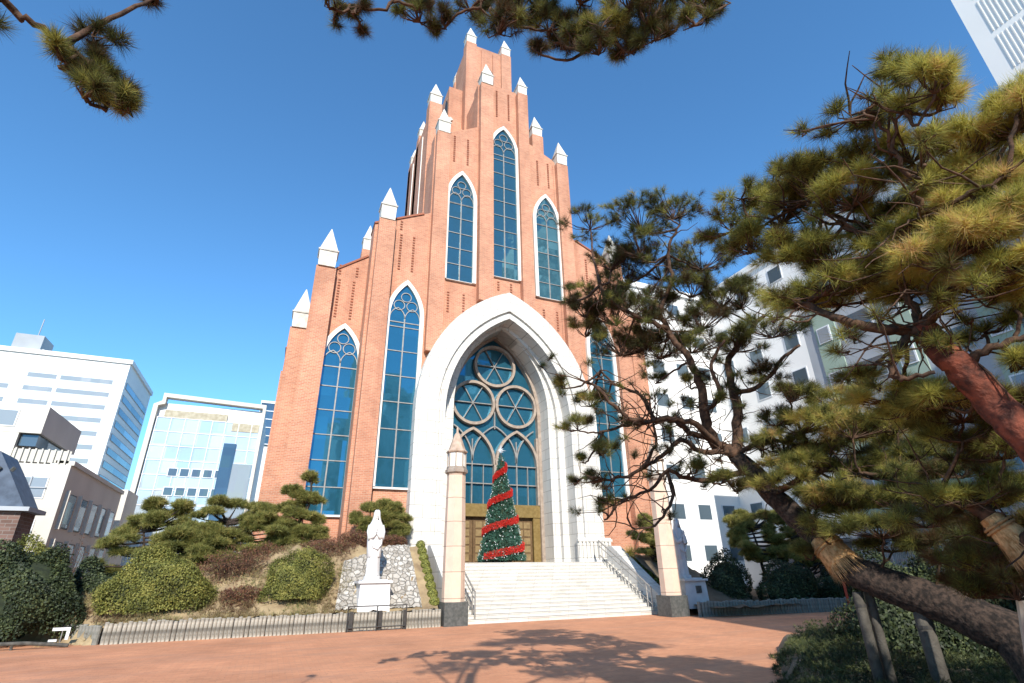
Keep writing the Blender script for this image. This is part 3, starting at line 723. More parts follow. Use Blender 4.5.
# ------------------------------------------------------------------ christmas tree
tx, ty = 10.85, 26.75
xt = thing('christmas_tree', (tx, ty, LAND), 'green christmas tree wound with red tinsel before the portal doors', 'christmas tree')
MB().tube([(tx,ty,LAND),(tx,ty,LAND+5.6)], [.09,.03], 8).build('trunk', M['dark_metal'], xt)
nT = 5200; hh = 5.4
z = hh*(1-np.sqrt(rng.random(nT))); rad = (1.14*(1-z/hh)+.05)*(1+.05*np.sin(z*9))
th = rng.random(nT)*2*np.pi; inn = .78+.24*rng.random(nT)
cen = np.stack([tx+rad*inn*np.cos(th), ty+rad*inn*np.sin(th), LAND+.12+z], 1)
dd = np.stack([np.cos(th), np.sin(th), -.1+rng.normal(size=nT)*.2], 1)
v, t = needles(cen, dd, .12, 9, .018, rng.random(nT)*.8)
raw_mesh('foliage', v, 3, M['xmas'], xt, t)
MB().frustum(tx, ty, LAND+.1, LAND+.1, .1, .1).lathe([(.90,LAND+.12),(.04,LAND+5.2)], tx, ty, 24).build('inner_cone', M['core'], xt)
# red garland, four separate tilted bands on a rising helix
turns = 3.6; nG = 6500; u = rng.random(nG); a = 2*np.pi*turns*u - 2.75
zc = .2 + 4.85*u
rr = 1.14*(1-zc/hh)+.14
off_ = (rng.random(nG)-.5)*.30+rng.normal(size=nG)*.02
cen = np.stack([tx+rr*np.cos(a), ty+rr*np.sin(a), LAND+.1+zc+off_], 1)
dd = np.stack([np.cos(a), np.sin(a), rng.normal(size=nG)*.5], 1)
v, t = needles(cen, dd, .07, 5, .02, rng.random(nG))
raw_mesh('red_garland', v, 3, M['xred'], xt, t)
bb = MB()
for i in range(430):
    zz_ = hh*(1-math.sqrt(random.random())); q = 1.14*(1-zz_/hh)+.11; a_ = random.random()*6.283
    bb.lathe([(.010,-.024),(.024,0),(.010,.024)], 0, 0, 5)
    for k in range(-15, 0): bb.v[k] = (bb.v[k][0]+tx+q*math.cos(a_), bb.v[k][1]+ty+q*math.sin(a_), bb.v[k][2]+LAND+.12+zz_)
tag(bb.build('baubles', M['bulb'], xt), kind='stuff')
st = MB()
for k in range(8):
    a_ = math.pi*k/4; L_ = .32 if k % 2 == 0 else .2
    st.add([(tx,ty-.04,LAND+5.75),(tx+.05*math.cos(a_+1.57),ty,LAND+5.75+.05*math.sin(a_+1.57)),(tx+L_*math.cos(a_),ty,LAND+5.75+L_*math.sin(a_)),(tx+.05*math.cos(a_-1.57),ty,LAND+5.75+.05*math.sin(a_-1.57)),(tx,ty+.04,LAND+5.75)],
           [(0,1,2),(0,2,3),(4,2,1),(4,3,2)])
st.build('star', M['silver'], xt)

# ------------------------------------------------------------------ clipped shrubs
def shrub(name, x, y, z, rx, ry, rz, mat, label, cat='shrub', n=9000, leaf=.05, group=None, flat=.35, lump=.12, core=M['core'], stem=True):
    s = thing(name, (x, y, z), label, cat, group)
    th = rng.random(n)*2*np.pi; cz = -flat+(1+flat)*rng.random(n); sr = np.sqrt(1-cz**2)
    d = np.stack([sr*np.cos(th), sr*np.sin(th), cz], 1)
    ph = rng.random(6)*6.28
    lum = 1+lump*(np.sin(d[:,0]*5+ph[0])*np.sin(d[:,1]*5+ph[1])+np.sin(d[:,2]*6+ph[2]+d[:,0]*4)*.8)*.6+rng.normal(size=n)*.035
    sc = np.array([rx, ry, rz]); cz0 = z+rz*flat
    c = d*sc*lum[:,None]*(.90+.1*rng.random((n,1)))+np.array([x, y, cz0])
    nr = unit(d/sc + rng.normal(size=(n,3))*.45)
    a = unit(np.cross(nr, rng.normal(size=(n,3)))); b = np.cross(nr, a)
    L = leaf*(.6+.8*rng.random((n,1)))
    v = np.stack([c-a*L*.5, c+b*L*.35, c+a*L*.5+nr*L*.3, c-b*L*.35], 1).reshape(-1,3)
    t = np.repeat(np.clip(.5+.25*np.sin(d[:,0]*7+ph[3])*np.sin(d[:,2]*9+ph[4])+rng.normal(size=n)*.22, 0, 1), 4)
    raw_mesh('leaves', v, 4, mat, s, t)
    prof = [(max(.02, math.sqrt(max(0, 1-q*q)))*.86, q) for q in np.linspace(-flat, .985, 12)]
    MB().lathe([(r__*rx*.9, cz0+q*rz*.78) for r__, q in prof], x, y, 20, 1, ry/rx).build('inner_foliage', core, s, True)
    if stem: MB().tube([(x,y,z-.25),(x,y,z+rz*.2)], [.09,.07], 7).build('stem', M['bark'], s)
    return s
shrub('clipped_shrub', -3.3, 22.45, .82, 1.55, 1.05, 1.52, M['shrub'], 'large broad clipped evergreen dome above the left end of the log edging', n=32000, leaf=.055, flat=.22, lump=.26)
shrub('clipped_shrub', 1.02, 22.3, 1.02, 1.16, .8, 1.25, M['shrub'], 'smaller rounded clipped evergreen dome left of the white statue', n=21000, leaf=.050, flat=.28, lump=.22)
# row of balls along the steps
n_ = 9
for i in range(n_):
    t = i/(n_-1); x = 5.78+.0*t; y = 21.75+t*2.65; zg = bank(5.6, y)
    shrub('box_ball', 6.02, y, zg-.08, .205, .20, .22, M['ball'], 'small round box bush in the row left of the steps', 'shrub', 900, .045, 'box balls left of the steps', .5, .05, stem=False)
for i in range(8):
    t = i/7; y = 21.2+t*3.6; 
    shrub('box_ball', 17.35, y, .32+t*2.05, .22, .21, .23, M['ball'], 'small round box bush in the row outside the right handrail', 'shrub', 900, .045, 'box balls right of the steps', .5, .05, stem=False)
# twiggy reddish shrubs
def twiggy(x, y, z, rx, ry, h, n, label, mat='redleaf', leafs=2500):
    s = thing('bare_shrub', (x, y, z), label, 'shrub', 'reddish winter shrubs on the bank')
    b = MB()
    for i in range(n):
        a = random.random()*6.283; q = math.sqrt(random.random()); e = (x+rx*q*math.cos(a), y+ry*q*math.sin(a), z+h*(.65+.4*random.random())*(1-.35*q))
        b.tube([(x+rx*.5*q*math.cos(a),y+ry*.5*q*math.sin(a),z-.05),((x*.4+e[0]*.6)+random.gauss(0,.05),(y*.4+e[1]*.6)+random.gauss(0,.05),z+h*.45),e], [.012,.009,.004], 4, False)
    b.build('stems', M['twig'], s)
    a = rng.random(leafs)*6.283; q = np.sqrt(rng.random(leafs)); c = np.stack([x+rx*q*np.cos(a), y+ry*q*np.sin(a), z+h*(.15+.9*rng.random(leafs))*(1-.3*q)], 1)
    v, t = needles(c, rng.normal(size=(leafs,3))+[0,0,1], .07, 3, .02, rng.random(leafs))
    raw_mesh('leaves', v, 3, M[mat], s, t)
twiggy(-1.2, 23.7, 1.2, 1.15, .8, 1.75, 170, 'reddish bare shrub between the two clipped domes')
twiggy(-.75, 22.4, .75, .7, .5, .8, 90, 'low rusty red shrub left of the smaller dome')
twiggy(2.2, 24.4, 2.3, 1.15, .7, .95, 130, 'olive and red shrub above the stone slope, left of the statue', leafs=3800)
twiggy(3.3, 25.0, 2.7, .8, .6, .95, 90, 'brownish shrub directly behind the statue')
twiggy(-3.0, 24.3, 1.5, .9, .5, .9, 90, 'reddish shrub peeping over the large clipped dome')
twiggy(-.2, 24.6, 1.9, .9, .6, 1.2, 110, 'tallest rusty shrub on the bank, behind the smaller dome')
twiggy(4.9, 25.3, 2.85, .7, .5, .6, 60, 'dark red shrub under the small pine beside the portal')
twiggy(-7.3, 27.5, .6, .8, .8, 3.0, 40, 'tall pale bare twigs behind the dark left hedge', leafs=300)

# ------------------------------------------------------------------ pines
def limb(mb, pts, r0_, r1_, n=8, wob=.0):
    P = [Vector(p) for p in pts]; Q = []
    for i in range(len(P)-1):      # Catmull-Rom
        a = P[max(i-1,0)]; b = P[i]; c = P[i+1]; d = P[min(i+2,len(P)-1)]
        for k in range(5):
            t = k/5
            q = .5*((2*b)+(c-a)*t+(2*a-5*b+4*c-d)*t*t+(3*b-a-3*c+d)*t**3)
            Q.append(q+Vector((random.gauss(0,wob),random.gauss(0,wob),random.gauss(0,wob))))
    Q.append(P[-1]); m_ = len(Q)
    mb.tube(Q, [r0_+(r1_-r0_)*i/(m_-1) for i in range(m_)], n)
    return Q
def pad_tufts(c, rx, ry, rz, n, up=.8, shell=.5):
    """tuft centres in a flattened foliage pad: denser towards its top and rim"""
    d = unit(rng.normal(size=(n,3))); r = (shell+(1-shell)*rng.random((n,1))**.6)
    d[:,2] = np.abs(d[:,2])*.85-.18
    p = np.array(c)+d*r*np.array([rx,ry,rz])
    dr = d*np.array([1,1,.6])+np.array([0,0,up])
    return p, dr
def fluff(pads):
    out = []
    for (a, b, c, rx, ry, rz) in pads:
        for k in range(5):
            th = random.random()*6.28; out.append((a+rx*.55*math.cos(th), b+ry*.4*math.sin(th), c+random.gauss(0, rz*.5), rx*.5, ry*.5, rz*random.uniform(.8,1.2)))
    return out
def garden_pine(x, y, z, h, lean, pads, label, mat='pine_far', nl=.19, cnt=18, wd=.018, dens=1.0, name='pine_tree', trunk_r=.13, group=None):
    s = thing(name, (x, y, z), label, 'tree', group)
    T = MB(); tp = (x+lean[0], y+lean[1], z+h)
    mid = (x+lean[0]*.2-.25*h*.2, y+lean[1]*.3, z+h*.4)
    Q = limb(T, [(x,y,z-.3), (x,y,z+.1), mid, (x+lean[0]*.8+.1*h*.3, y+lean[1]*.7, z+h*.72), tp], trunk_r, trunk_r*.25)
    T.build('trunk', M['bark'], s, True)
    B = MB(); V = []; TT = []
    for (px_, py_, pz_, rx, ry, rz) in pads:
        c = (x+px_, y+py_, z+pz_)
        near = min(Q[len(Q)//4:], key=lambda q: (q-Vector(c)).length+max(0, q.z-c[2])*1.5)
        limb(B, [near, (near+Vector(c))/2+Vector((0,0,-.08)), Vector(c)+Vector((0,0,-rz*.3))], trunk_r*.4, trunk_r*.12, 6)
        for k in range(5):
            a = random.random()*6.283; e = Vector(c)+Vector((rx*.7*math.cos(a), ry*.7*math.sin(a), rz*.2))
            limb(B, [Vector(c)+Vector((0,0,-rz*.3)), (Vector(c)+e)/2, e], trunk_r*.15, .008, 5)
        n_ = int(330*rx*ry/.36*dens)
        p, dr = pad_tufts(c, rx, ry, rz, n_)
        v, t = needles(p, dr, nl, cnt, wd, np.clip(.62+.22*(random.random()-.5)+rng.normal(size=n_)*.25, 0, 1)); V.append(v); TT.append(t)
    B.build('branches', M['bark'], s, True)
    raw_mesh('crown', np.concatenate(V), 3, M[mat], s, np.concatenate(TT))
    return s
def rpads(n, sx, sy, z0_, z1_, r=(.5,.85)):
    out = []
    for i in range(n):
        t = (i+.5)/n; q = 1-.45*abs(2*t-.8)
        out.append(((random.random()*2-1)*sx*q, (random.random()*2-1)*sy*q, z0_+(z1_-z0_)*t, *(lambda k: (k, k*.85, k*random.uniform(.45,.75)))(random.uniform(*r))))
    return out
garden_pine(-1.6, 25.6, 1.3, 2.6, (-.3,0), rpads(58, 2.3, 1.0, .5, 3.4, (.26,.48)), 'wide garden pine behind the large clipped dome')
garden_pine(-4.4, 26.0, .9, 2.6, (-.4,0), rpads(50, 2.0, .9, .5, 3.7, (.26,.46)), 'garden pine at the far left, before the curtain wall office')
garden_pine(.95, 25.4, 2.3, 3.4, (.2,0), fluff([(-.2,0,.9,.8,.6,.3),(-.9,0,1.2,.6,.5,.25),(.1,0,2.6,.7,.5,.25),(.3,0,1.3,.8,.5,.25),(-.4,0,2.0,.8,.5,.25),(-1.0,0,.5,.6,.5,.2),(.9,0,.5,.6,.5,.2),(-.6,0,1.5,.6,.5,.22),(.5,0,1.7,.55,.5,.2),(-.1,.1,2.3,.62,.5,.24),(.55,0,2.6,.45,.4,.18),(-.5,0,2.9,.45,.4,.18),(.2,0,3.5,.42,.4,.2),(-.35,0,.9,.5,.4,.2),(.7,.1,1.1,.5,.4,.18)]), 'slender cloud pruned pine before the leftmost lancet window')
garden_pine(4.45, 25.9, 2.8, 2.1, (.15,0), fluff([(0,0,1.7,.8,.5,.3),(.9,0,.7,.5,.5,.2),(-.9,0,1.35,.5,.5,.24),(-.35,0,1.85,.6,.5,.26),(.35,0,2.0,.6,.5,.24),(.95,0,1.5,.5,.5,.22),(.1,-.1,1.4,.55,.5,.22),(.6,-.1,1.05,.5,.4,.2),(-.5,-.1,.85,.5,.4,.2),(1.15,0,1.0,.35,.35,.16)]), 'flat topped small pine behind the statue, left of the portal')
garden_pine(-2.9, 24.9, .9, 2.2, (.3,0), rpads(60, 1.6, .8, .5, 2.7, (.28,.5)), 'lower garden pine between the far left pine and the wide one')
garden_pine(18.0, 23.6, 1.3, 2.9, (-.1,0), rpads(34, 1.25, .7, .7, 3.1, (.22,.42)), 'rounded pine between the right handrail and the far pillar')
garden_pine(23.2, 21.5, .7, 3.0, (-.5,0), rpads(46, 2.1, .9, 1.4, 3.8, (.25,.5)), 'sunlit topped pine in front of the white apartment block', 'pine_far')
garden_pine(26.0, 21.0, .6, 2.6, (-1.2,0), rpads(36, 1.8, .9, 1.3, 3.2, (.25,.5)), 'leaning dark pine left of the gate and grey wall', 'pine_dark')
# hedge masses
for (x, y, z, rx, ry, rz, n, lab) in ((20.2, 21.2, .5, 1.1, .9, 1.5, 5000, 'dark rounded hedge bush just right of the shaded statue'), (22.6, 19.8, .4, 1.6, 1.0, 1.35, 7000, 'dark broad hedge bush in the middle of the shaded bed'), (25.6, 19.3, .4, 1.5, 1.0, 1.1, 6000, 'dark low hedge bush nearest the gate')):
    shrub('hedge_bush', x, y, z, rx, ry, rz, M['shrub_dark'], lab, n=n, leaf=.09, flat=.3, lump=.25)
# dark trees at the left edge
for (x, y, r1, h, n, lab, mt) in ((-6.9, 22.6, 1.45, 2.75, 13000, 'bushy dark evergreen at the left edge, nearest the plaza', 'shrub_dark'), (-5.5, 24.2, 1.1, 2.2, 8000, 'dark evergreen bush right of the left edge tree', 'shrub_dark'), (-9.6, 23.6, 1.9, 3.6, 12000, 'tall dark evergreen cut by the left picture edge', 'pine_far'), (-8.6, 26.5, 1.6, 3.1, 12000, 'evergreen behind the dark trees, under the brown brick house', 'shrub')):
    shrub('evergreen_bush', x, y, .25, r1, r1*.8, h*.62, M[mt], lab, 'shrub', n=int(n*2.6), leaf=.07, flat=.45, lump=.4)

# dry winter grass and low creepers on the bank
n = 9000; xs = -6+9*rng.random(n); ys = 21.35+4.6*rng.random(n)**1.3
c = np.stack([xs, ys, np.array([bank(a_, b_) for a_, b_ in zip(xs, ys)])+.03], 1); k_ = np.sin(xs*2.3+1)*np.sin(ys*3.1)+rng.normal(size=n)*.5 > -.25
v, t = needles(c[k_], (rng.normal(size=(n,3))*.5+[0,0,1])[k_], .15, 7, .014, np.clip(.45+.35*np.sin(xs*1.7)*np.sin(ys*2.9+1)+rng.normal(size=n)*.2, 0, 1)[k_])
tag(raw_mesh('dry_grass', v, 3, M['drygrass'], None, t), 'patchy dry winter grass and creeper on the left garden bank', 'grass', kind='stuff')
# small white sign and low rail at far left
sg = thing('small_sign', (-5.35, 21.4, 0), 'little white sign bracket under the dark shrubs at far left', 'sign')
MB().box(-5.55, -5.12, 21.2, 21.24, .42, .50).box(-5.20, -5.12, 21.2, 21.24, .18, .42).box(-5.58, -5.38, 21.2, 21.24, .14, .20).build('panel', M['statue'], sg)
MB().tube([(-5.3,21.22,0),(-5.3,21.22,.42)], .015, 6).build('post', M['rail'], sg)
rl = thing('low_rail', (-7, 20.6, 0), 'low pale rail along the ground at the left edge', 'rail')
MB().tube([(-12,21.6,.18),(-6.0,20.9,.16),(-5.0,20.95,.05)], .05, 8).build('pipe', M['prop'], rl)
for x, y in ((-11,21.5),(-8.6,21.2),(-6.3,20.95)): MB().tube([(x,y,0),(x,y,.17)], .035, 6).build('stub', M['prop'], rl)

# ------------------------------------------------------------------ right: gate, canopy, lattice fence, garage wall
gt = thing('metal_gate', (27.0, 19.9, 0), 'small dark metal bar gate in front of the grey wall', 'gate')
gx0, gx1, gy = 26.0, 27.6, 20.6
for x in (gx0, gx1): MB().box(x-.06, x+.06, gy-.06, gy+.06, 0, 1.9).build('post', M['dark_metal'], gt)
q = MB()
for k in range(13): q.box(gx0+.1+k*.115, gx0+.125+k*.115, gy-.012, gy+.012, .25, 1.75)
q.build('bars', M['dark_metal'], gt); MB().box(gx0, gx1, gy-.02, gy+.02, 1.75, 1.82).box(gx0, gx1, gy-.02, gy+.02, .2, .26).build('rail', M['dark_metal'], gt)
cn = thing('market_canopy', at(875, 560, 30), 'brownish canopy with a red pipe frame beyond the dark trees', 'canopy')
a, b = at(838, 560, 30), at(908, 560, 30); zt = at(870, 546, 30).z
MB().add([(a.x,a.y,zt-.7),(b.x,b.y,zt-.7),(b.x*1.08,b.y*1.08,zt-.7),(a.x*1.08,a.y*1.08,zt-.7),((a.x+b.x)/2,(a.y+b.y)/2,zt+.5),((a.x+b.x)/2*1.08,(a.y+b.y)/2*1.08,zt+.5)], [(0,1,4),(3,5,2),(0,4,5,3),(1,2,5,4),(0,3,2,1)]).build('canvas', M['awning'], cn)
MB().box(a.x+.2, b.x-.1, min(a.y,b.y)+.8, min(a.y,b.y)+1.1, .0, zt-.72).build('back_wall', M['awning'], cn)
for p in (a, (a+b)/2, b): MB().tube([(p.x*.995,p.y*.995,0),(p.x*.995,p.y*.995,zt-.6)], .06, 6).build('post', M['redpipe'], cn)
MB().tube([(a.x*.99,a.y*.99,zt-.62),(b.x*.99,b.y*.99,zt-.62)], .05, 6).build('rail', M['redpipe'], cn)
lf = thing('lattice_fence', at(950, 575, 17), 'grey lattice fence glimpsed behind the dark trunk at right', 'fence')
p0, p1 = at(865, 575, 20), at(1075, 585, 14)
q = MB(); n_ = 80
for i in range(n_):
    t = i/n_; P = p0.lerp(p1, t); zt_ = 2.25
    q.tube([(P.x,P.y,.1),(P.x+(p1.x-p0.x)/n_*6,P.y+(p1.y-p0.y)/n_*6,zt_)], .022, 4)
q.build('lattice', M['fencepaint'], lf)
MB().tube([(p0.x,p0.y,2.25),(p1.x,p1.y,2.25)], .035, 6).build('rail', M['fencepaint'], lf)
for t in (0, .25, .5, .75, 1): P = p0.lerp(p1, t); MB().tube([(P.x,P.y,0),(P.x,P.y,2.3)], .045, 6).build('post', M['fencepaint'], lf)

# ------------------------------------------------------------------ background buildings
def win(parent, x0, x1, z0_, z1_, y, mat='win', fr='mull', face='y', dep=.08):
    if face == 'y':
        f = MB().box(x0, x1, y-dep*.5, y+.02, z0_, z1_).build('window', M[fr], parent)
        MB().box(x0+.07, x1-.07, y-dep*.5-.012, y-dep*.5-.001, z0_+.07, z1_-.07).build('pane', M[mat], f)
    else:   # plane x = y, facing sign dep
        s_ = 1 if dep > 0 else -1
        f = MB().box(min(y, y+s_*.05), max(y, y+s_*.05), x0, x1, z0_, z1_).build('window', M[fr], parent)
        MB().box(min(y+s_*.051, y+s_*.065), max(y+s_*.051, y+s_*.065), x0+.07, x1-.07, z0_+.07, z1_-.07).build('pane', M[mat], f)
# white office with ribbon windows
b1 = thing('office_building', (-30, 76, 0), 'tall white office block with ribbon windows at the left', 'building')
MB().box(-46, -18.5, 70, 82.5, 0, 25.0).build('wall', M['bldg_white'], b1)
MB().box(-46, -18.3, 69.8, 70.2, 25, 25.5).box(-18.7, -18.3, 70.2, 82.5, 25, 25.5).build('parapet', M['bldg_white'], b1)
for k in range(13):
    zc = 22.6-k*1.5
    for x0, x1 in ((-27.5, -24.8), (-24.6, -19.6), (-34.5, -28.6), (-40.5, -35.2)):
        if k == 0 and x0 < -28: continue
        win(b1, x0, x1, zc-.32, zc+.34, 70, 'win_pale')
    win(b1, 70.6, 82.0, zc-.45, zc+.35, -18.5, 'win', 'bldg_grey', 'x', 1)
MB().box(-30.2, -27.6, 71, 74, 25, 27.6).build('plant_room', M['bldg_grey'], b1)
MB().box(-27.4, -27.2, 71, 75, 25, 26.0).tube([(-28.6,72,27.6),(-28.6,72,30)], .06, 5).build('rooftop_rail', M['bldg_grey'], b1)
# glass curtain wall office
b4 = thing('office_building', (-7.7, 64, 0), 'pale glass curtain wall office left of the church', 'building')
MB().box(-12.55, -2.85, 60.3, 72, 0, 18.1).build('wall', M['bldg_white'], b4)
MB().prismY([(-12.95,0),(-12.55,0),(-12.55,17.7),(-12.0,17.9),(-12.0,18.6),(-3.1,18.3),(-3.1,0),(-2.8,0),(-2.8,18.7),(-12.3,19.0),(-12.3,18.2),(-12.95,17.8)], 59.7, 60.6).build('frame', M['bldg_cream'], b4)
MB().box(-12.5, -3.0, 60.05, 60.25, 0, 16.6).build('curtain_wall', M['curtain'], b4)
mm_ = MB()
for k in range(8): mm_.box(-12.4+k*1.22-.03, -12.4+k*1.22+.03, 59.99, 60.049, 0, 16.6)
for k in range(12): mm_.box(-12.5, -3.0, 59.995, 60.047, 1.2+k*1.4-.03, 1.2+k*1.4+.03)
mm_.build('mullions', M['mull'], b4)
for zc in (11.3, 9.5):
    for k in range(6):
        win(b4, -10.4+k*1.0, -9.55+k*1.0, zc-.42, zc+.42, 60.0, 'win', 'mull')
MB().box(-6.1, -4.95, 59.9, 59.985, 0, 14.4).build('dark_glass_strip', M['blueglass'], b4)
MB().box(-4.94, -3.2, 59.92, 59.985, 0, 12.4).build('blue_glass_strip', M['win_pale'], b4)
MB().box(-11.9, -6.3, 60.1, 60.25, 16.65, 17.4).build('loggia', M['ochre'], b4)
MB().box(-5.7, -3.15, 60.0, 60.049, 15.7, 16.6).build('loggia', M['ochre'], b4)
b5 = thing('tower_block', (-1.5, 85, 0), 'blue glazed tower top peeking between office and church', 'building')
MB().box(-5.0, 6, 88, 100, 0, 27.5).build('wall', M['bldg_white'], b5)
MB().box(-4.9, 6, 87.7, 87.95, 20.5, 27.2).build('glazing', M['blueglass'], b5)
mm_ = MB()
for k in range(6): mm_.box(-5, 6, 87.6, 87.69, 20.5+k*1.3, 20.62+k*1.3)
mm_.build('mullions', M['mull'], b5)
for k in range(7): win(b5, -4.6, -3.9, 3+k*2.5, 3.9+k*2.5, 88, 'win')
# cream stone building, nearer
b2 = thing('stone_building', (-15, 42, 0), 'cream stone building with upper terrace and tall dark framed windows', 'building')
MB().box(-22, -11.4, 38, 50.4, 0, 7.9).build('wall', M['bldg_cream'], b2)
MB().box(-22, -13.3, 38.02, 44.2, 9.6, 11.2).box(-22, -14.3, 38.04, 44.1, 7.9, 9.6).build('upper_storey', M['bldg_cream'], b2)
MB().box(-14.25, -13.45, 38.3, 43.8, 8.9, 9.6).build('terrace_glazing', M['win'], b2)
MB().box(-14.29, -11.6, 38.1, 38.14, 8.0, 8.7).build('terrace_rail', M['bldg_cream'], b2)
q = MB()
for k in range(9): q.box(-14.2+k*.3, -14.12+k*.3, 38.0, 38.05, 7.9, 8.75)
q.build('balustrade', M['bldg_cream'], b2)
MB().box(-12.2, -11.3, 38.1, 50.6, 7.9, 8.15).build('cornice', M['bldg_cream'], b2)
for k in range(3):
    win(b2, -21.5+0, -12.2, 6.0-k*2.3, 7.2-k*2.3, 38, 'win_pale')
win(b2, -21.5, -14.6, 9.9, 10.9, 38.02, 'win_pale')
for k in range(3):
    q = MB()
    for j in range(6): q.box(-21.0+j*1.6, -20.94+j*1.6, 37.90, 37.945, 6.0-k*2.3, 7.2-k*2.3)
    q.box(-21.5, -12.2, 37.89, 37.94, 6.55-k*2.3, 6.62-k*2.3); q.build('mullions', M['bldg_grey'], b2)
for zc, h_ in ((5.5, 1.9), (2.9, 1.9), (.8, 1.4)):
    for k in range(5): win(b2, 38.8+k*2.3, 40.45+k*2.3, zc-h_/2, zc+h_/2, -11.4, 'win', 'dark_metal', 'x', 1)
    for k in range(5): MB().box(-11.4, -11.2, 38.55+k*2.3, 38.75+k*2.3, zc-h_/2-.1, zc+h_/2+.1).build('pilaster', M['bldg_cream'], b2)
# brown brick house with slate roof at the far left
b3 = thing('brick_house', (-12.5, 33, 0), 'brown brick house with curved blue slate roof cut by the left edge', 'house')
MB().box(-18, -10.2, 30, 31.6, 0, 4.7).build('wall', M['darkbrick'], b3)
prof = [(-10.15,4.72),(-10.5,5.3),(-11.0,6.1),(-11.6,7.0),(-12.2,7.3),(-18,7.4),(-18,4.72)]
MB().prismY(prof, 29.9, 31.7).build('roof', M['slate'], b3)
MB().box(-18, -9.9, 29.75, 31.8, 4.55, 4.72).build('gutter', M['bldg_grey'], b3)
q = MB()
for k in range(14): q.tube([(-17.5+k*.5,29.85,6.2),(-17.4+k*.5,29.83,6.35)], .09, 5)
q.build('ridge_tiles', M['plinth'], b3)
for k in range(3): win(b3, -12.2-k*2, -11.2-k*2, 1.6, 3.4, 30, 'win', 'dark_metal')
# low infill blocks between
b6 = thing('low_building', (-9, 56, 0), 'low cream building between the stone building and the glass office', 'building')
MB().box(-13.6, -11.6, 53, 57, 0, 8.6).build('wall', M['bldg_cream'], b6)
for k in range(3): win(b6, -12.9, -12.0, 1.5+k*2.6, 3.0+k*2.4, 53, 'win')

# white apartment block (L-plan) on the right
ap = thing('apartment_block', (33, 30, 0), 'long white apartment block behind the right pines', 'building')
MB().box(22.6, 32, 31, 44, 0, 23.6).build('wall', M['bldg_apt'], ap)
MB().box(32.0, 44, 8, 44, 0, 23.6).build('wing_wall', M['bldg_apt'], ap)
MB().box(22.4, 32.1, 30.8, 31.2, 23.6, 24.1).box(31.8, 32.2, 7.9, 31.2, 23.6, 24.1).build('parapet', M['bldg_apt'], ap)
for k in range(8):
    zc = 2.3+k*2.75
    for x in (23.4, 25.5, 27.9, 30.2):
        win(ap, x, x+1.25, zc, zc+1.15, 31, 'win')
    for y in (10, 13.2, 16.4, 19.6, 22.8, 26.0, 28.8):
        win(ap, y, y+1.2, zc, zc+1.2, 32, 'win', 'mull', 'x', -1)
g2 = thing('apartment_block', (28, 13, 0), 'grey and green rendered block in shade seen through the pine boughs', 'building')
MB().box(26, 31.4, 8.2, 18.2, 0, 15.2).build('wall', M['bldg_grey'], g2)
for y in (9.6, 13.2, 16.8): MB().box(25.93, 26, y-.5, y+.7, 0, 15.0).build('green_panel', M['bldg_green'], g2)
for k in range(5):
    zc = 2.4+k*2.6
    for y in (8.5, 10.8, 14.4): win(g2, y, y+1.6, zc, zc+1.1, 26, 'win', 'bldg_grey', 'x', -1)
    for y in (9.4, 13.0, 16.6): win(g2, y, y+.75, zc+.1, zc+1.0, 25.93, 'win_pale', 'mull', 'x', -1)
gr = thing('garage', (30, 21, 0), 'low plain grey walled building behind the small gate', 'building')
MB().box(27.4, 31.9, 21.8, 27, 0, 3.1).build('wall', M['bldg_grey'], gr)
MB().box(27.2, 31.95, 21.6, 27.2, 3.1, 3.25).build('roof', M['bldg_grey'], gr)
win(gr, 28.2, 28.7, 1.3, 1.7, 21.8, 'win', 'mull')
# highrise, top right
hr = thing('highrise', (36, 0, 0), 'bright white highrise with fine louvred facade in the top right corner', 'building')
MB().box(28, 46, -14, 6.95, 0, 48).build('wall', M['hr_white'], hr)
for k in range(11):
    z_ = 15.2+k*2.45
    for c_ in range(3):
        ya_ = 6.2-c_*4.2; q = MB()
        for j in range(22): q.box(27.97, 28, ya_-j*.18-.05, ya_-j*.18, z_, z_+2.1)
        q.build('louvre', M['bldg_louvre'], hr)
# blocks behind the camera that throw the shade on the right side of the plaza
bk = thing('apartment_block', (24, -16, 0), 'tall grey blocks behind the viewer that shade the right of the plaza', 'building')
MB().box(8.0, 20, -24, -10, 0, 24.5).build('wall', M['bldg_apt'], bk)
MB().box(20, 27, -24, -10, 0, 31.5).build('taller_wall', M['bldg_apt'], bk)
for k in range(8):
    for x in (8.6, 11.2, 13.8, 16.4): 
        f = MB().box(x, x+1.6, -10.02, -9.95, 2+k*2.8, 3.4+k*2.8).build('window', M['win'], bk)

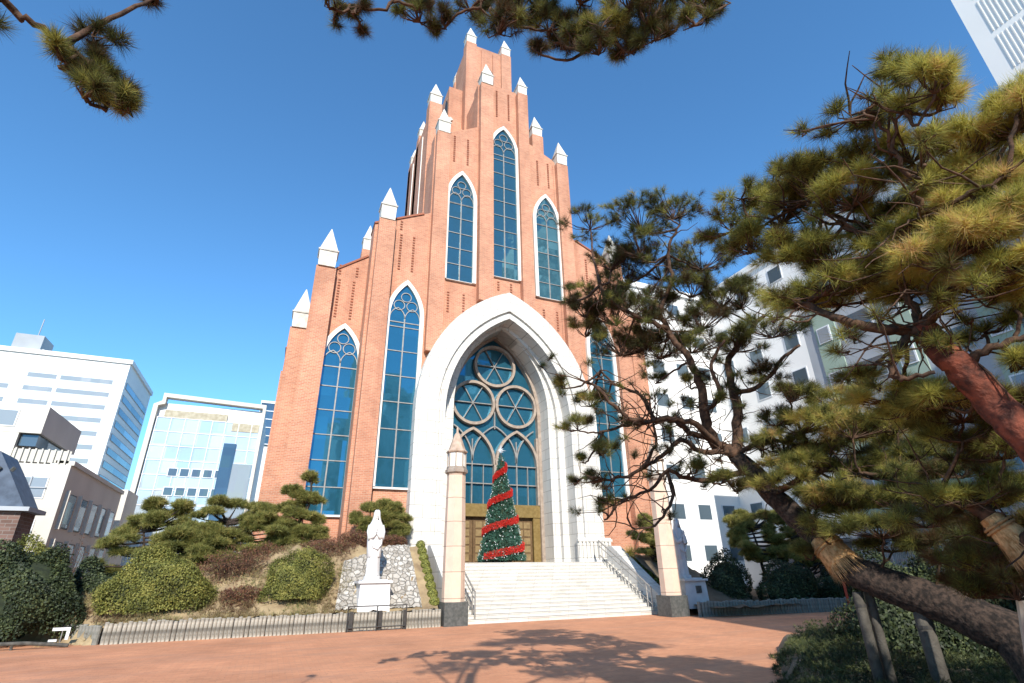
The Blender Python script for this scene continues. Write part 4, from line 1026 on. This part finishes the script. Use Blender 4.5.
# ------------------------------------------------------------------ foreground pines
def close_tree(name, label, trunk_paths, branch_paths, pads, twigs, mat, tuftlen, cnt, wd, base, bark='bark', nscale=1.0, twigmat='twig', bare=0):
    s = thing(name, base, label, 'tree')
    Qs = []
    for i, (pts, ra, rb) in enumerate(trunk_paths):
        T = MB(); Qs += limb(T, pts, ra, rb, 14, .008); T.build('trunk', M[bark], s, True)
    for pts, ra, rb in branch_paths:
        B = MB(); Qs += limb(B, pts, ra, rb, 8, .012); B.build('branch', M[twigmat], s, True)
    V = []; TT = []; TW = MB()
    src = [q for q in Qs[len(Qs)//8:]] if bare else []
    for k in range(bare):
        q0 = random.choice(src); d_ = Vector((random.gauss(-.25,.8), random.gauss(0,.6), random.gauss(.05,.45))).normalized(); L_ = random.uniform(.25,.8)
        e_ = [q0]
        for j in range(4): d_ = (d_+Vector((random.gauss(0,.35),random.gauss(0,.35),random.gauss(.05,.3)))).normalized(); e_.append(e_[-1]+d_*L_/4)
        TW.tube(e_, [.010,.009,.007,.005,.003], 5, False)
        if k % 3 == 0: pads = pads+[(e_[-1], (-.10,-.10,-.06), 1.6, .35)]
    for (c, r, n, ton) in pads:
        n = int(n*nscale); c = Vector(c)
        if r[0] < 0: r = (-r[0], -r[1], -r[2]); near = None
        else: near = min(Qs, key=lambda q: (q-c).length)
        hub = c+Vector((0,0,-r[2]*.45))
        if near is not None and (near-hub).length > .12:
            mid = (near+hub)/2+Vector((random.gauss(0,.05),random.gauss(0,.05),random.gauss(0,.05)-.03))
            limb(TW, [near, mid, hub], min(.03, .012+.012*(near-hub).length), .011, 6, .006)
        mh = max(2, n//9); hc, hd = pad_tufts(c, *r, mh, up=.4, shell=.35); pick = rng.integers(0, mh, n)
        q_, dr = pad_tufts((0,0,0), r[0]*.30, r[1]*.30, r[2]*.42, n, up=.5, shell=.2); p = hc[pick]+q_; dr = dr+hd[pick]*.5
        ton = ton+(rng.random(mh)-.5)[pick]*.45
        for k in range(n):
            if k % 4 == 0:
                e = Vector(p[k]); TW.tube([hub+(e-hub)*.08*random.random(), (hub+e)/2+Vector((random.gauss(0,.03),random.gauss(0,.03),-.03)), e], [.008,.006,.003], 4, False)
        v, t = needles(p, dr, tuftlen, cnt, wd, np.clip(ton+rng.normal(size=n)*.17, 0, 1)); V.append(v); TT.append(t)
    TW.build('twigs', M[twigmat], s, True)
    raw_mesh('crown', np.concatenate(V), 3, M[mat], s, np.concatenate(TT))
    return s
def P(px, py, D, rpx, rpy, n, ton):
    c = at(px, py, D); sl_ = (c-Vector((0,0,EYE))).length
    mag = sl_*sl_/((c-Vector((0,0,EYE))).dot(CF))      # rough metres per focal length
    k = (c-Vector((0,0,EYE))).dot(CF)/FPX
    a = rpx*k*.95; b = rpy*k*1.12
    return (c, (a, a, b), n, ton)
random.seed(11)
# --- pine A: leaning trunk from the lower right, crown over the right of the church
D = 8.0
tA = [([at(1075, 690, 7.6)+Vector((0,0,-.6)), at(1030, 652, 7.8), at(985, 622, 7.9), at(930, 600, 8.0), at(880, 582, 8.1), at(848, 567, 8.2), at(825, 543, 8.3), at(797, 517, 8.4), at(772, 495, 8.5), at(752, 470, 8.5), at(735, 455, 8.5)], .245, .11)]
bA = [
 ([at(735,455,8.5), at(712,440,8.4), at(704,410,8.3), at(700,385,8.2), at(690,360,8.1), at(668,330,8.0), at(655,300,7.9)], .10, .035),
 ([at(735,455,8.5), at(738,430,8.6), at(735,395,8.7), at(728,365,8.8), at(745,335,8.8), at(765,315,8.8)], .09, .03),
 ([at(712,440,8.4), at(690,432,8.2), at(672,420,8.1), at(655,421,8.0), at(628,425,7.9), at(600,432,7.8)], .05, .018),
 ([at(722,448,8.4), at(695,425,8.0), at(668,418,7.8), at(640,422,7.6), at(618,410,7.5), at(600,390,7.4), at(580,380,7.4)], .05, .015),
 ([at(728,452,8.4), at(700,452,8.2), at(680,440,8.0), at(662,455,7.9), at(640,470,7.8), at(620,478,7.7), at(598,480,7.6)], .045, .015),
 ([at(752,470,8.5), at(720,478,8.3), at(690,480,8.1), at(668,470,8.0), at(650,490,7.9), at(625,500,7.8), at(604,520,7.7)], .045, .012),
 ([at(704,410,8.3), at(720,395,8.1), at(712,365,8.0), at(725,340,7.9)], .04, .02),
 ([at(735,395,8.7), at(760,385,8.6), at(782,360,8.5), at(800,345,8.4)], .04, .02),
 ([at(668,330,8.0), at(640,318,7.8), at(615,305,7.7), at(600,285,7.6)], .04, .018),
 ([at(660,310,7.9), at(672,280,7.8), at(668,250,7.7), at(680,225,7.6)], .04, .018),
 ([at(655,421,8.0), at(640,395,7.9), at(615,385,7.8), at(600,370,7.7)], .03, .012),
 ([at(640,470,7.8), at(655,445,7.8), at(650,400,7.8)], .03, .012),
 ([at(668,470,8.0), at(672,500,7.9), at(655,525,7.8), at(632,528,7.7)], .03, .01),
 ([at(772,495,8.5), at(800,480,8.3), at(830,470,8.2), at(865,475,8.0), at(905,470,7.8)], .05, .02),
 ([at(735,455,8.5), at(770,440,8.5), at(800,445,8.4), at(830,440,8.3)], .04, .02)]
pA = []  # low pad tones put the shade of the lower right into the needles
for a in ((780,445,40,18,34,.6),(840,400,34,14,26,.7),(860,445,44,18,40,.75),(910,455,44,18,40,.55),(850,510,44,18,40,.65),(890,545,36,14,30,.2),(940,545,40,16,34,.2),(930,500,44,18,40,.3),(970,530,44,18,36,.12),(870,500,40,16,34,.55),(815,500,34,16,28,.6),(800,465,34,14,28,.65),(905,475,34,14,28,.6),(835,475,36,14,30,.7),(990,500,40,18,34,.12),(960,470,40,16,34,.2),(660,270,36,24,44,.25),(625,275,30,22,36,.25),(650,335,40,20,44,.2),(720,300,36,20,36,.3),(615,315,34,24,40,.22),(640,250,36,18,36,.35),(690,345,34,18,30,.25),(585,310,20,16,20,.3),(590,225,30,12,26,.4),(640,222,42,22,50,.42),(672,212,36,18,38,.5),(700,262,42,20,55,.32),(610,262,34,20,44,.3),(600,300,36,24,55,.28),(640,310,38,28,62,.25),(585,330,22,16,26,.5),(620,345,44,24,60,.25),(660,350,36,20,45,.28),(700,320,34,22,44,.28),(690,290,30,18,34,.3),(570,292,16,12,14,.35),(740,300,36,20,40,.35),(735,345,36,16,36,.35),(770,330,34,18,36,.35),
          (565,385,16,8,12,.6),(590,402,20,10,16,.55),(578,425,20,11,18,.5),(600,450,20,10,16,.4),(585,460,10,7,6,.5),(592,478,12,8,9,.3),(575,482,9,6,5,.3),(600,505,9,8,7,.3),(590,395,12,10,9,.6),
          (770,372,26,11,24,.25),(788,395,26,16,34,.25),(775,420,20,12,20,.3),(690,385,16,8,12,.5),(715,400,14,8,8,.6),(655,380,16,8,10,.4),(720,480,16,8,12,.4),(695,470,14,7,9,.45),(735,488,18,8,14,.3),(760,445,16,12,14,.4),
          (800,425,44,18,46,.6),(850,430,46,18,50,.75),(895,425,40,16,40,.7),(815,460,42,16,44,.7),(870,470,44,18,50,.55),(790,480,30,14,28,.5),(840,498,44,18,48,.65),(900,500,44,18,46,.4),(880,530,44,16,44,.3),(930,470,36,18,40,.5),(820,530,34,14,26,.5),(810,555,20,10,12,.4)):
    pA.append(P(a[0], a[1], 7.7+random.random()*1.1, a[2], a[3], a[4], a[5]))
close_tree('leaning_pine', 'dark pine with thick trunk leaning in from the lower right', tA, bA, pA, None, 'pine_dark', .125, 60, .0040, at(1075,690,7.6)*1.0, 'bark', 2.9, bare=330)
# straw bands of pine A and of the bough at the right edge
def straw(p, q, ra, rb, label):
    s = thing('straw_band', tuple(p), label, 'straw wrap', 'rice straw wraps round the pines')
    p = Vector(p); q = Vector(q)
    MB().tube([p, p.lerp(q,.25), p.lerp(q,.6), q], [ra*.94, ra, rb*.97, rb*1.08], 18).build('straw', M['straw'], s, True)
    n = 900; ax = (q-p).normalized(); t = rng.random((n,1)); d = rng.normal(size=(n,3)); A = np.array(ax); d -= (d@A)[:,None]*A; d = unit(d)
    rr = ra+(rb-ra)*t
    c = np.array(p)+(np.array(q)-np.array(p))*t + d*rr*.97
    L = .16+.12*rng.random((n,1)); e = c+A*L+d*.035*rng.random((n,1))*(1+2*t); sd = np.cross(d, A)*.005
    v = np.stack([c-sd, c+sd, e], 1).reshape(-1,3)
    raw_mesh('straw_ends', v, 3, M['straw'], s, None)
    for u in (.3, .42):
        c0 = p.lerp(q, u); r_b = ra+(rb-ra)*u+.012
        up = Vector((0,0,1)); s1 = ax.cross(up).normalized(); s2 = s1.cross(ax)
        ring = [c0+(s1*math.cos(k*.3142*1)+s2*math.sin(k*.3142))*r_b for k in range(21)]
        MB().tube(ring, .012, 6).build('rope', M['rope'], s, True)
straw(at(821, 539, 8.3), at(843, 563, 8.2), .165, .185, 'straw wrap on the leaning trunk, lit orange by the sun')
straw(at(989, 517, 6.0), at(1018, 543, 6.0), .085, .11, 'straw wrap on the dark bough near the right edge')
# props
def prop(px, py, pyb, D, r, label):
    a = at(px, py, D); s = thing('wooden_prop', (a.x, a.y, .3), label, 'prop', 'wooden props under the leaning pine')
    MB().lathe([(r,.2),(r*.97,a.z-.02),(r*.9,a.z+.0)], a.x, a.y, 12).build('post', M['prop'], s, True)
    MB().lathe([(r*1.06,a.z-.16),(r*1.06,a.z-.13)], a.x, a.y, 12).build('tie', M['dark_metal'], s)
prop(857, 592, 640, 8.15, .06, 'thin wooden prop under the straw wrapped trunk, left of the pair')
prop(868, 592, 640, 8.25, .055, 'thin wooden prop under the straw wrapped trunk, right of the pair')
prop(921, 612, 650, 8.0, .085, 'stout wooden prop under the middle of the leaning trunk')
pp = thing('steel_prop', tuple(at(1008,600,7.5)), 'slim grey pole propping the bough near the right edge', 'prop')
MB().tube([(lambda a: (a.x,a.y,.3))(at(1000,620,7.2)), at(1012,548,7.0)], .035, 8).build('pole', M['rail'], pp)

# --- pine B: reddish trunk from the right edge, yellow green crown
tB = [([at(1215, 640, 5.4)*1.0+Vector((0,0,-.9)), at(1140, 540, 5.3), at(1075, 487, 5.2), at(1024, 432, 5.1), at(990, 400, 5.1), at(958, 366, 5.0), at(935, 342, 5.0), at(922, 325, 5.0)], .15, .085)]
bB = [
 ([at(928,332,5.0), at(890,330,4.9), at(850,322,4.8), at(815,308,4.8), at(795,300,4.8)], .055, .022),
 ([at(925,330,5.0), at(935,312,4.9), at(948,300,4.8), at(962,280,4.8), at(985,262,4.8)], .05, .02),
 ([at(922,325,5.0), at(912,305,5.0), at(902,290,5.0), at(890,262,4.9)], .04, .015),
 ([at(920,330,5.0), at(900,345,4.9), at(893,372,4.8), at(905,378,4.8), at(935,372,4.8)], .035, .014),
 ([at(958,366,5.0), at(975,355,5.0), at(1000,345,5.0), at(1030,335,5.0)], .04, .02),
 ([at(890,262,4.9), at(870,240,4.8), at(905,232,4.7), at(918,212,4.6), at(916,185,4.5), at(925,165,4.4)], .035, .014),
 ([at(905,232,4.7), at(875,236,4.7), at(850,228,4.8), at(820,222,4.8)], .025, .012),
 ([at(918,212,4.6), at(945,205,4.6), at(975,190,4.6), at(1010,175,4.6)], .025, .012),
 ([at(916,185,4.5), at(900,165,4.4), at(893,138,4.3), at(905,112,4.2)], .02, .010),
 ([at(893,138,4.3), at(870,118,4.2), at(850,115,4.2)], .014, .008),
 ([at(850,228,4.8), at(820,205,4.9), at(790,210,5.0), at(750,235,5.0)], .022, .010),
 ([at(1075,520,5.6), at(1020,545,6.0), at(985,513,6.0), at(955,498,6.0), at(920,492,6.1)], .10, .03)]
pB = []  # low tones paint shade into the needle colour of the lower boughs
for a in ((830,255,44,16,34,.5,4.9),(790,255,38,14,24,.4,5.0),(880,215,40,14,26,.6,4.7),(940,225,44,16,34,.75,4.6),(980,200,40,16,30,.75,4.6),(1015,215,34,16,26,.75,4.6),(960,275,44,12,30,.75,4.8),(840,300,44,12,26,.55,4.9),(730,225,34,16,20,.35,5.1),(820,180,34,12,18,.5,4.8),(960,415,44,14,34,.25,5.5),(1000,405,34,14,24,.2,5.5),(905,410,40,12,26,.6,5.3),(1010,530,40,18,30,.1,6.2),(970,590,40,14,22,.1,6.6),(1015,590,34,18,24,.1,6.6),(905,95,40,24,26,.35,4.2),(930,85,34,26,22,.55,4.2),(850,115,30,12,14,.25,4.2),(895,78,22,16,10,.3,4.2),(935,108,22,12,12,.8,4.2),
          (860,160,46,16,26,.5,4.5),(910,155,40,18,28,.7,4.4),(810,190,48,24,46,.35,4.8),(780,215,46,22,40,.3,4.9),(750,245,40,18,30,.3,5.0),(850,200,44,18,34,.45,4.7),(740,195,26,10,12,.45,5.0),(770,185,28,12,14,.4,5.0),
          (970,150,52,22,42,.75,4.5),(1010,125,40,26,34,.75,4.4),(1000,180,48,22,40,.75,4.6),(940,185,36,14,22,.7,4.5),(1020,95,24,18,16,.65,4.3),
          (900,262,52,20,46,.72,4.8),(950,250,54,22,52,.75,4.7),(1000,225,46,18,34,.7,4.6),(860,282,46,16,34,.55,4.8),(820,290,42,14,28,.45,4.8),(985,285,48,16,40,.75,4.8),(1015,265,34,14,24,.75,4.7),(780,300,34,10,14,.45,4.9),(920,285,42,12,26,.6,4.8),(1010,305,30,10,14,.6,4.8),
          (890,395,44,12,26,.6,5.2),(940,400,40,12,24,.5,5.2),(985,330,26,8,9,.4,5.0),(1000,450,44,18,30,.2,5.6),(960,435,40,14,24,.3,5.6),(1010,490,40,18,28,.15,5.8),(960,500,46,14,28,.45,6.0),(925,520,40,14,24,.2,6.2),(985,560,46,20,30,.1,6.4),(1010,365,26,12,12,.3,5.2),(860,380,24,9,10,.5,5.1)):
    pB.append(P(a[0], a[1], a[6]+random.random()*.5-.1, a[2], a[3], a[4], a[5]))
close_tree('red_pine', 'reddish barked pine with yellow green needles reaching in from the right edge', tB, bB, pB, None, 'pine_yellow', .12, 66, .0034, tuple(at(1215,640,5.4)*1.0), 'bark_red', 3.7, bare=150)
# --- pine C: boughs hanging over the top of the view from a tree behind
random.seed(5)
tC = [([Vector((-1.6,-3.2,-.1)), Vector((-1.4,-3.1,2.0)), Vector((-.9,-2.6,4.2)), Vector((-.1,-1.6,6.2)), Vector((.6,-.4,7.4))], .24, .09)]
bC = [
 ([Vector((-.1,-1.6,6.2)), Vector((.3,-.1,6.3)), at(560,-70,2.9), at(600,-20,3.2), at(612,25,3.4), at(590,48,3.5)], .05, .012),
 ([Vector((.3,-.1,6.3)), at(420,-70,3.0), at(400,-20,3.3), at(385,8,3.4), at(350,5,3.5)], .03, .01),
 ([at(600,-20,3.2), at(640,-10,3.3), at(680,0,3.4), at(705,8,3.4)], .02, .008),
 ([at(560,-70,2.9), at(500,-20,3.2), at(480,8,3.4), at(500,20,3.4)], .02, .008),
 ([Vector((-.9,-2.6,4.2)), Vector((-1.9,-.6,5.2)), at(-60,-60,3.4), at(5,2,3.6), at(40,27,3.6), at(75,52,3.6), at(100,80,3.6), at(120,105,3.6)], .035, .008),
 ([Vector((-.1,-1.6,6.2)), Vector((1.6,-1.2,7.2)), Vector((3.6,-.4,7.8))], .06, .02),
 ([Vector((.6,-.4,7.4)), Vector((1.4,.2,8.4)), Vector((2.6,.6,9.4))], .06, .02)]
pC = []
for a in ((335,14,14,10,7,.3,3.5),(360,20,12,8,6,.3,3.5),(420,18,22,14,14,.25,3.4),(445,24,16,12,10,.25,3.4),(500,12,26,16,16,.25,3.4),(560,36,22,18,16,.35,3.4),(598,50,16,14,12,.3,3.4),(540,50,14,12,9,.2,3.4),(615,30,22,16,16,.5,3.4),(630,50,12,10,7,.25,3.4),(665,22,16,14,9,.25,3.4),(695,22,14,12,8,.3,3.4),(535,2,26,14,14,.3,3.4),(630,6,28,14,14,.4,3.3),(120,98,16,12,9,.35,3.6),(90,84,16,12,9,.45,3.6),(60,48,12,10,5,.6,3.6),(330,6,16,10,6,.3,3.5),(352,8,16,12,7,.3,3.5),(430,4,24,16,14,.3,3.4),(405,-4,20,12,10,.3,3.4),(498,28,28,18,18,.2,3.4),(470,6,24,16,14,.3,3.4),(520,8,28,18,18,.35,3.4),(548,24,24,20,16,.4,3.4),(575,42,20,18,12,.4,3.4),(600,20,30,22,22,.6,3.3),(622,44,18,16,12,.35,3.4),(645,18,26,18,18,.25,3.3),(655,36,14,12,8,.25,3.4),(700,8,24,16,16,.35,3.4),(580,0,28,16,16,.45,3.3),(670,-6,28,12,12,.3,3.3),(725,2,10,10,4,.3,3.5),
          (100,40,22,18,9,.25,3.6),(70,65,16,14,6,.6,3.6),(85,92,20,14,9,.5,3.6),(112,88,20,18,11,.35,3.6),(128,108,14,10,7,.4,3.6),(95,70,20,18,8,.3,3.6),(160,-6,18,8,5,.3,3.5),(-14,20,12,10,4,.3,3.6)):
    pC.append(P(a[0], a[1], a[6]+random.random()*.25-.1, a[2], a[3], a[4], a[5]))
for (x, y, z_, r1, n) in ((1.2,.2,8.6,.6,30),(2.4,.5,9.6,.8,46),(3.4,-.3,8.0,.7,40),(4.3,-.6,8.4,.7,36),(2.2,-1.2,7.4,.7,36),(.2,-.8,8.2,.7,36),(1.6,-.2,9.9,.6,30),(5.2,-.9,8.8,.6,26),(3.2,.4,10.4,.5,24),(-.9,-1.8,6.4,.6,24),(-2.6,-1.0,6.0,.7,28),(-1.6,-.4,7.0,.5,20)):
    pC.append((Vector((x,y,z_)), (r1*1.15, r1*1.15, r1*.4), n*2.2, .4))
close_tree('overhanging_pine', 'pine boughs hanging into the top of the picture', tC, bC, pC, None, 'pine_dark', .10, 66, .0030, (-1.6,-3.2,0), 'bark', 4.2)

# ------------------------------------------------------------------ ground cover in the near bed
n = 42000
xs = 4.2+13.0*rng.random(n); ys = .6+9.4*rng.random(n)
ins = np.minimum(np.minimum(xs-BX(ys), BY1(xs)-ys), 17-xs) + .16*np.sin(xs*3.3+ys*2)+.12*np.sin(ys*7.1-xs*4.3)
ok = ins > -.05; xs = xs[ok]; ys = ys[ok]; ins = ins[ok]; n = len(xs)
hh = .17+.11*np.sin(xs*1.7)*np.cos(ys*2.1)+.10*np.sin(xs*4.1+1)*np.sin(ys*3.7)+.05*np.sin(xs*9+ys*7)
c = np.stack([xs, ys, .30+np.maximum(.06, hh)*np.clip(ins/.9+.1, 0, 1)*(.4+.8*rng.random(n)**1.5)-.26*np.clip(1-ins/.5, 0, 1)], 1)
v, t = needles(c, rng.normal(size=(n,3))*.6+[0,0,1], .075, 10, .010, np.clip(.5+.3*np.sin(xs*2)*np.sin(ys*2.3)+rng.normal(size=n)*.2, 0, 1))
gc = raw_mesh('ground_cover', v, 3, M['cover'], None, t); tag(gc, 'low juniper ground cover filling the near planting bed', 'ground cover', kind='stuff')

# unseen evergreens added behind the viewer to shade the near bed and trunk
for (x, y, r1, h, lab) in ((3.4, -5.6, 1.5, 5.0, 'evergreen behind the viewer, nearest the path'), (5.9, -5.2, 1.7, 5.45, 'tall evergreen behind the viewer, beside the bed'), (8.8, -5.0, 1.9, 5.9, 'tallest evergreen behind the viewer at the far right')):
    shrub('evergreen_tree', x, y, .2, r1, r1*.9, h, M['shrub_dark'], lab, 'tree', n=6000, leaf=.2, flat=.4, lump=.3)
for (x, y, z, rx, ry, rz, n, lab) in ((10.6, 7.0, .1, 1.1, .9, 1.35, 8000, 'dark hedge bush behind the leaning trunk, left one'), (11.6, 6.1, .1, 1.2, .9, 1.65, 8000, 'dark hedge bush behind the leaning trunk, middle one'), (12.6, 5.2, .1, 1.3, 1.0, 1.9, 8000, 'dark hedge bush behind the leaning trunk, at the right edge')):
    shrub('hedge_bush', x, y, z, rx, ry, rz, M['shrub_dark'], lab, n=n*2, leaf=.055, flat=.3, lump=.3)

# fallen needles and grit on the paving
n = 5000; xs = -6+26*rng.random(n); ys = 4+17*rng.random(n)
c = np.stack([xs, ys, np.full(n, .006)], 1); a = rng.random(n)*6.283; L = (.03+.05*rng.random(n))[:,None]; d = np.stack([np.cos(a), np.sin(a), a*0], 1); q = np.stack([-np.sin(a), np.cos(a), a*0], 1)*.004
v = np.stack([c-q, c+q, c+d*L], 1).reshape(-1,3)
tag(raw_mesh('fallen_needles', v, 3, M['twig'], None, None), 'brown fallen pine needles scattered over the red paving', 'litter', kind='stuff')
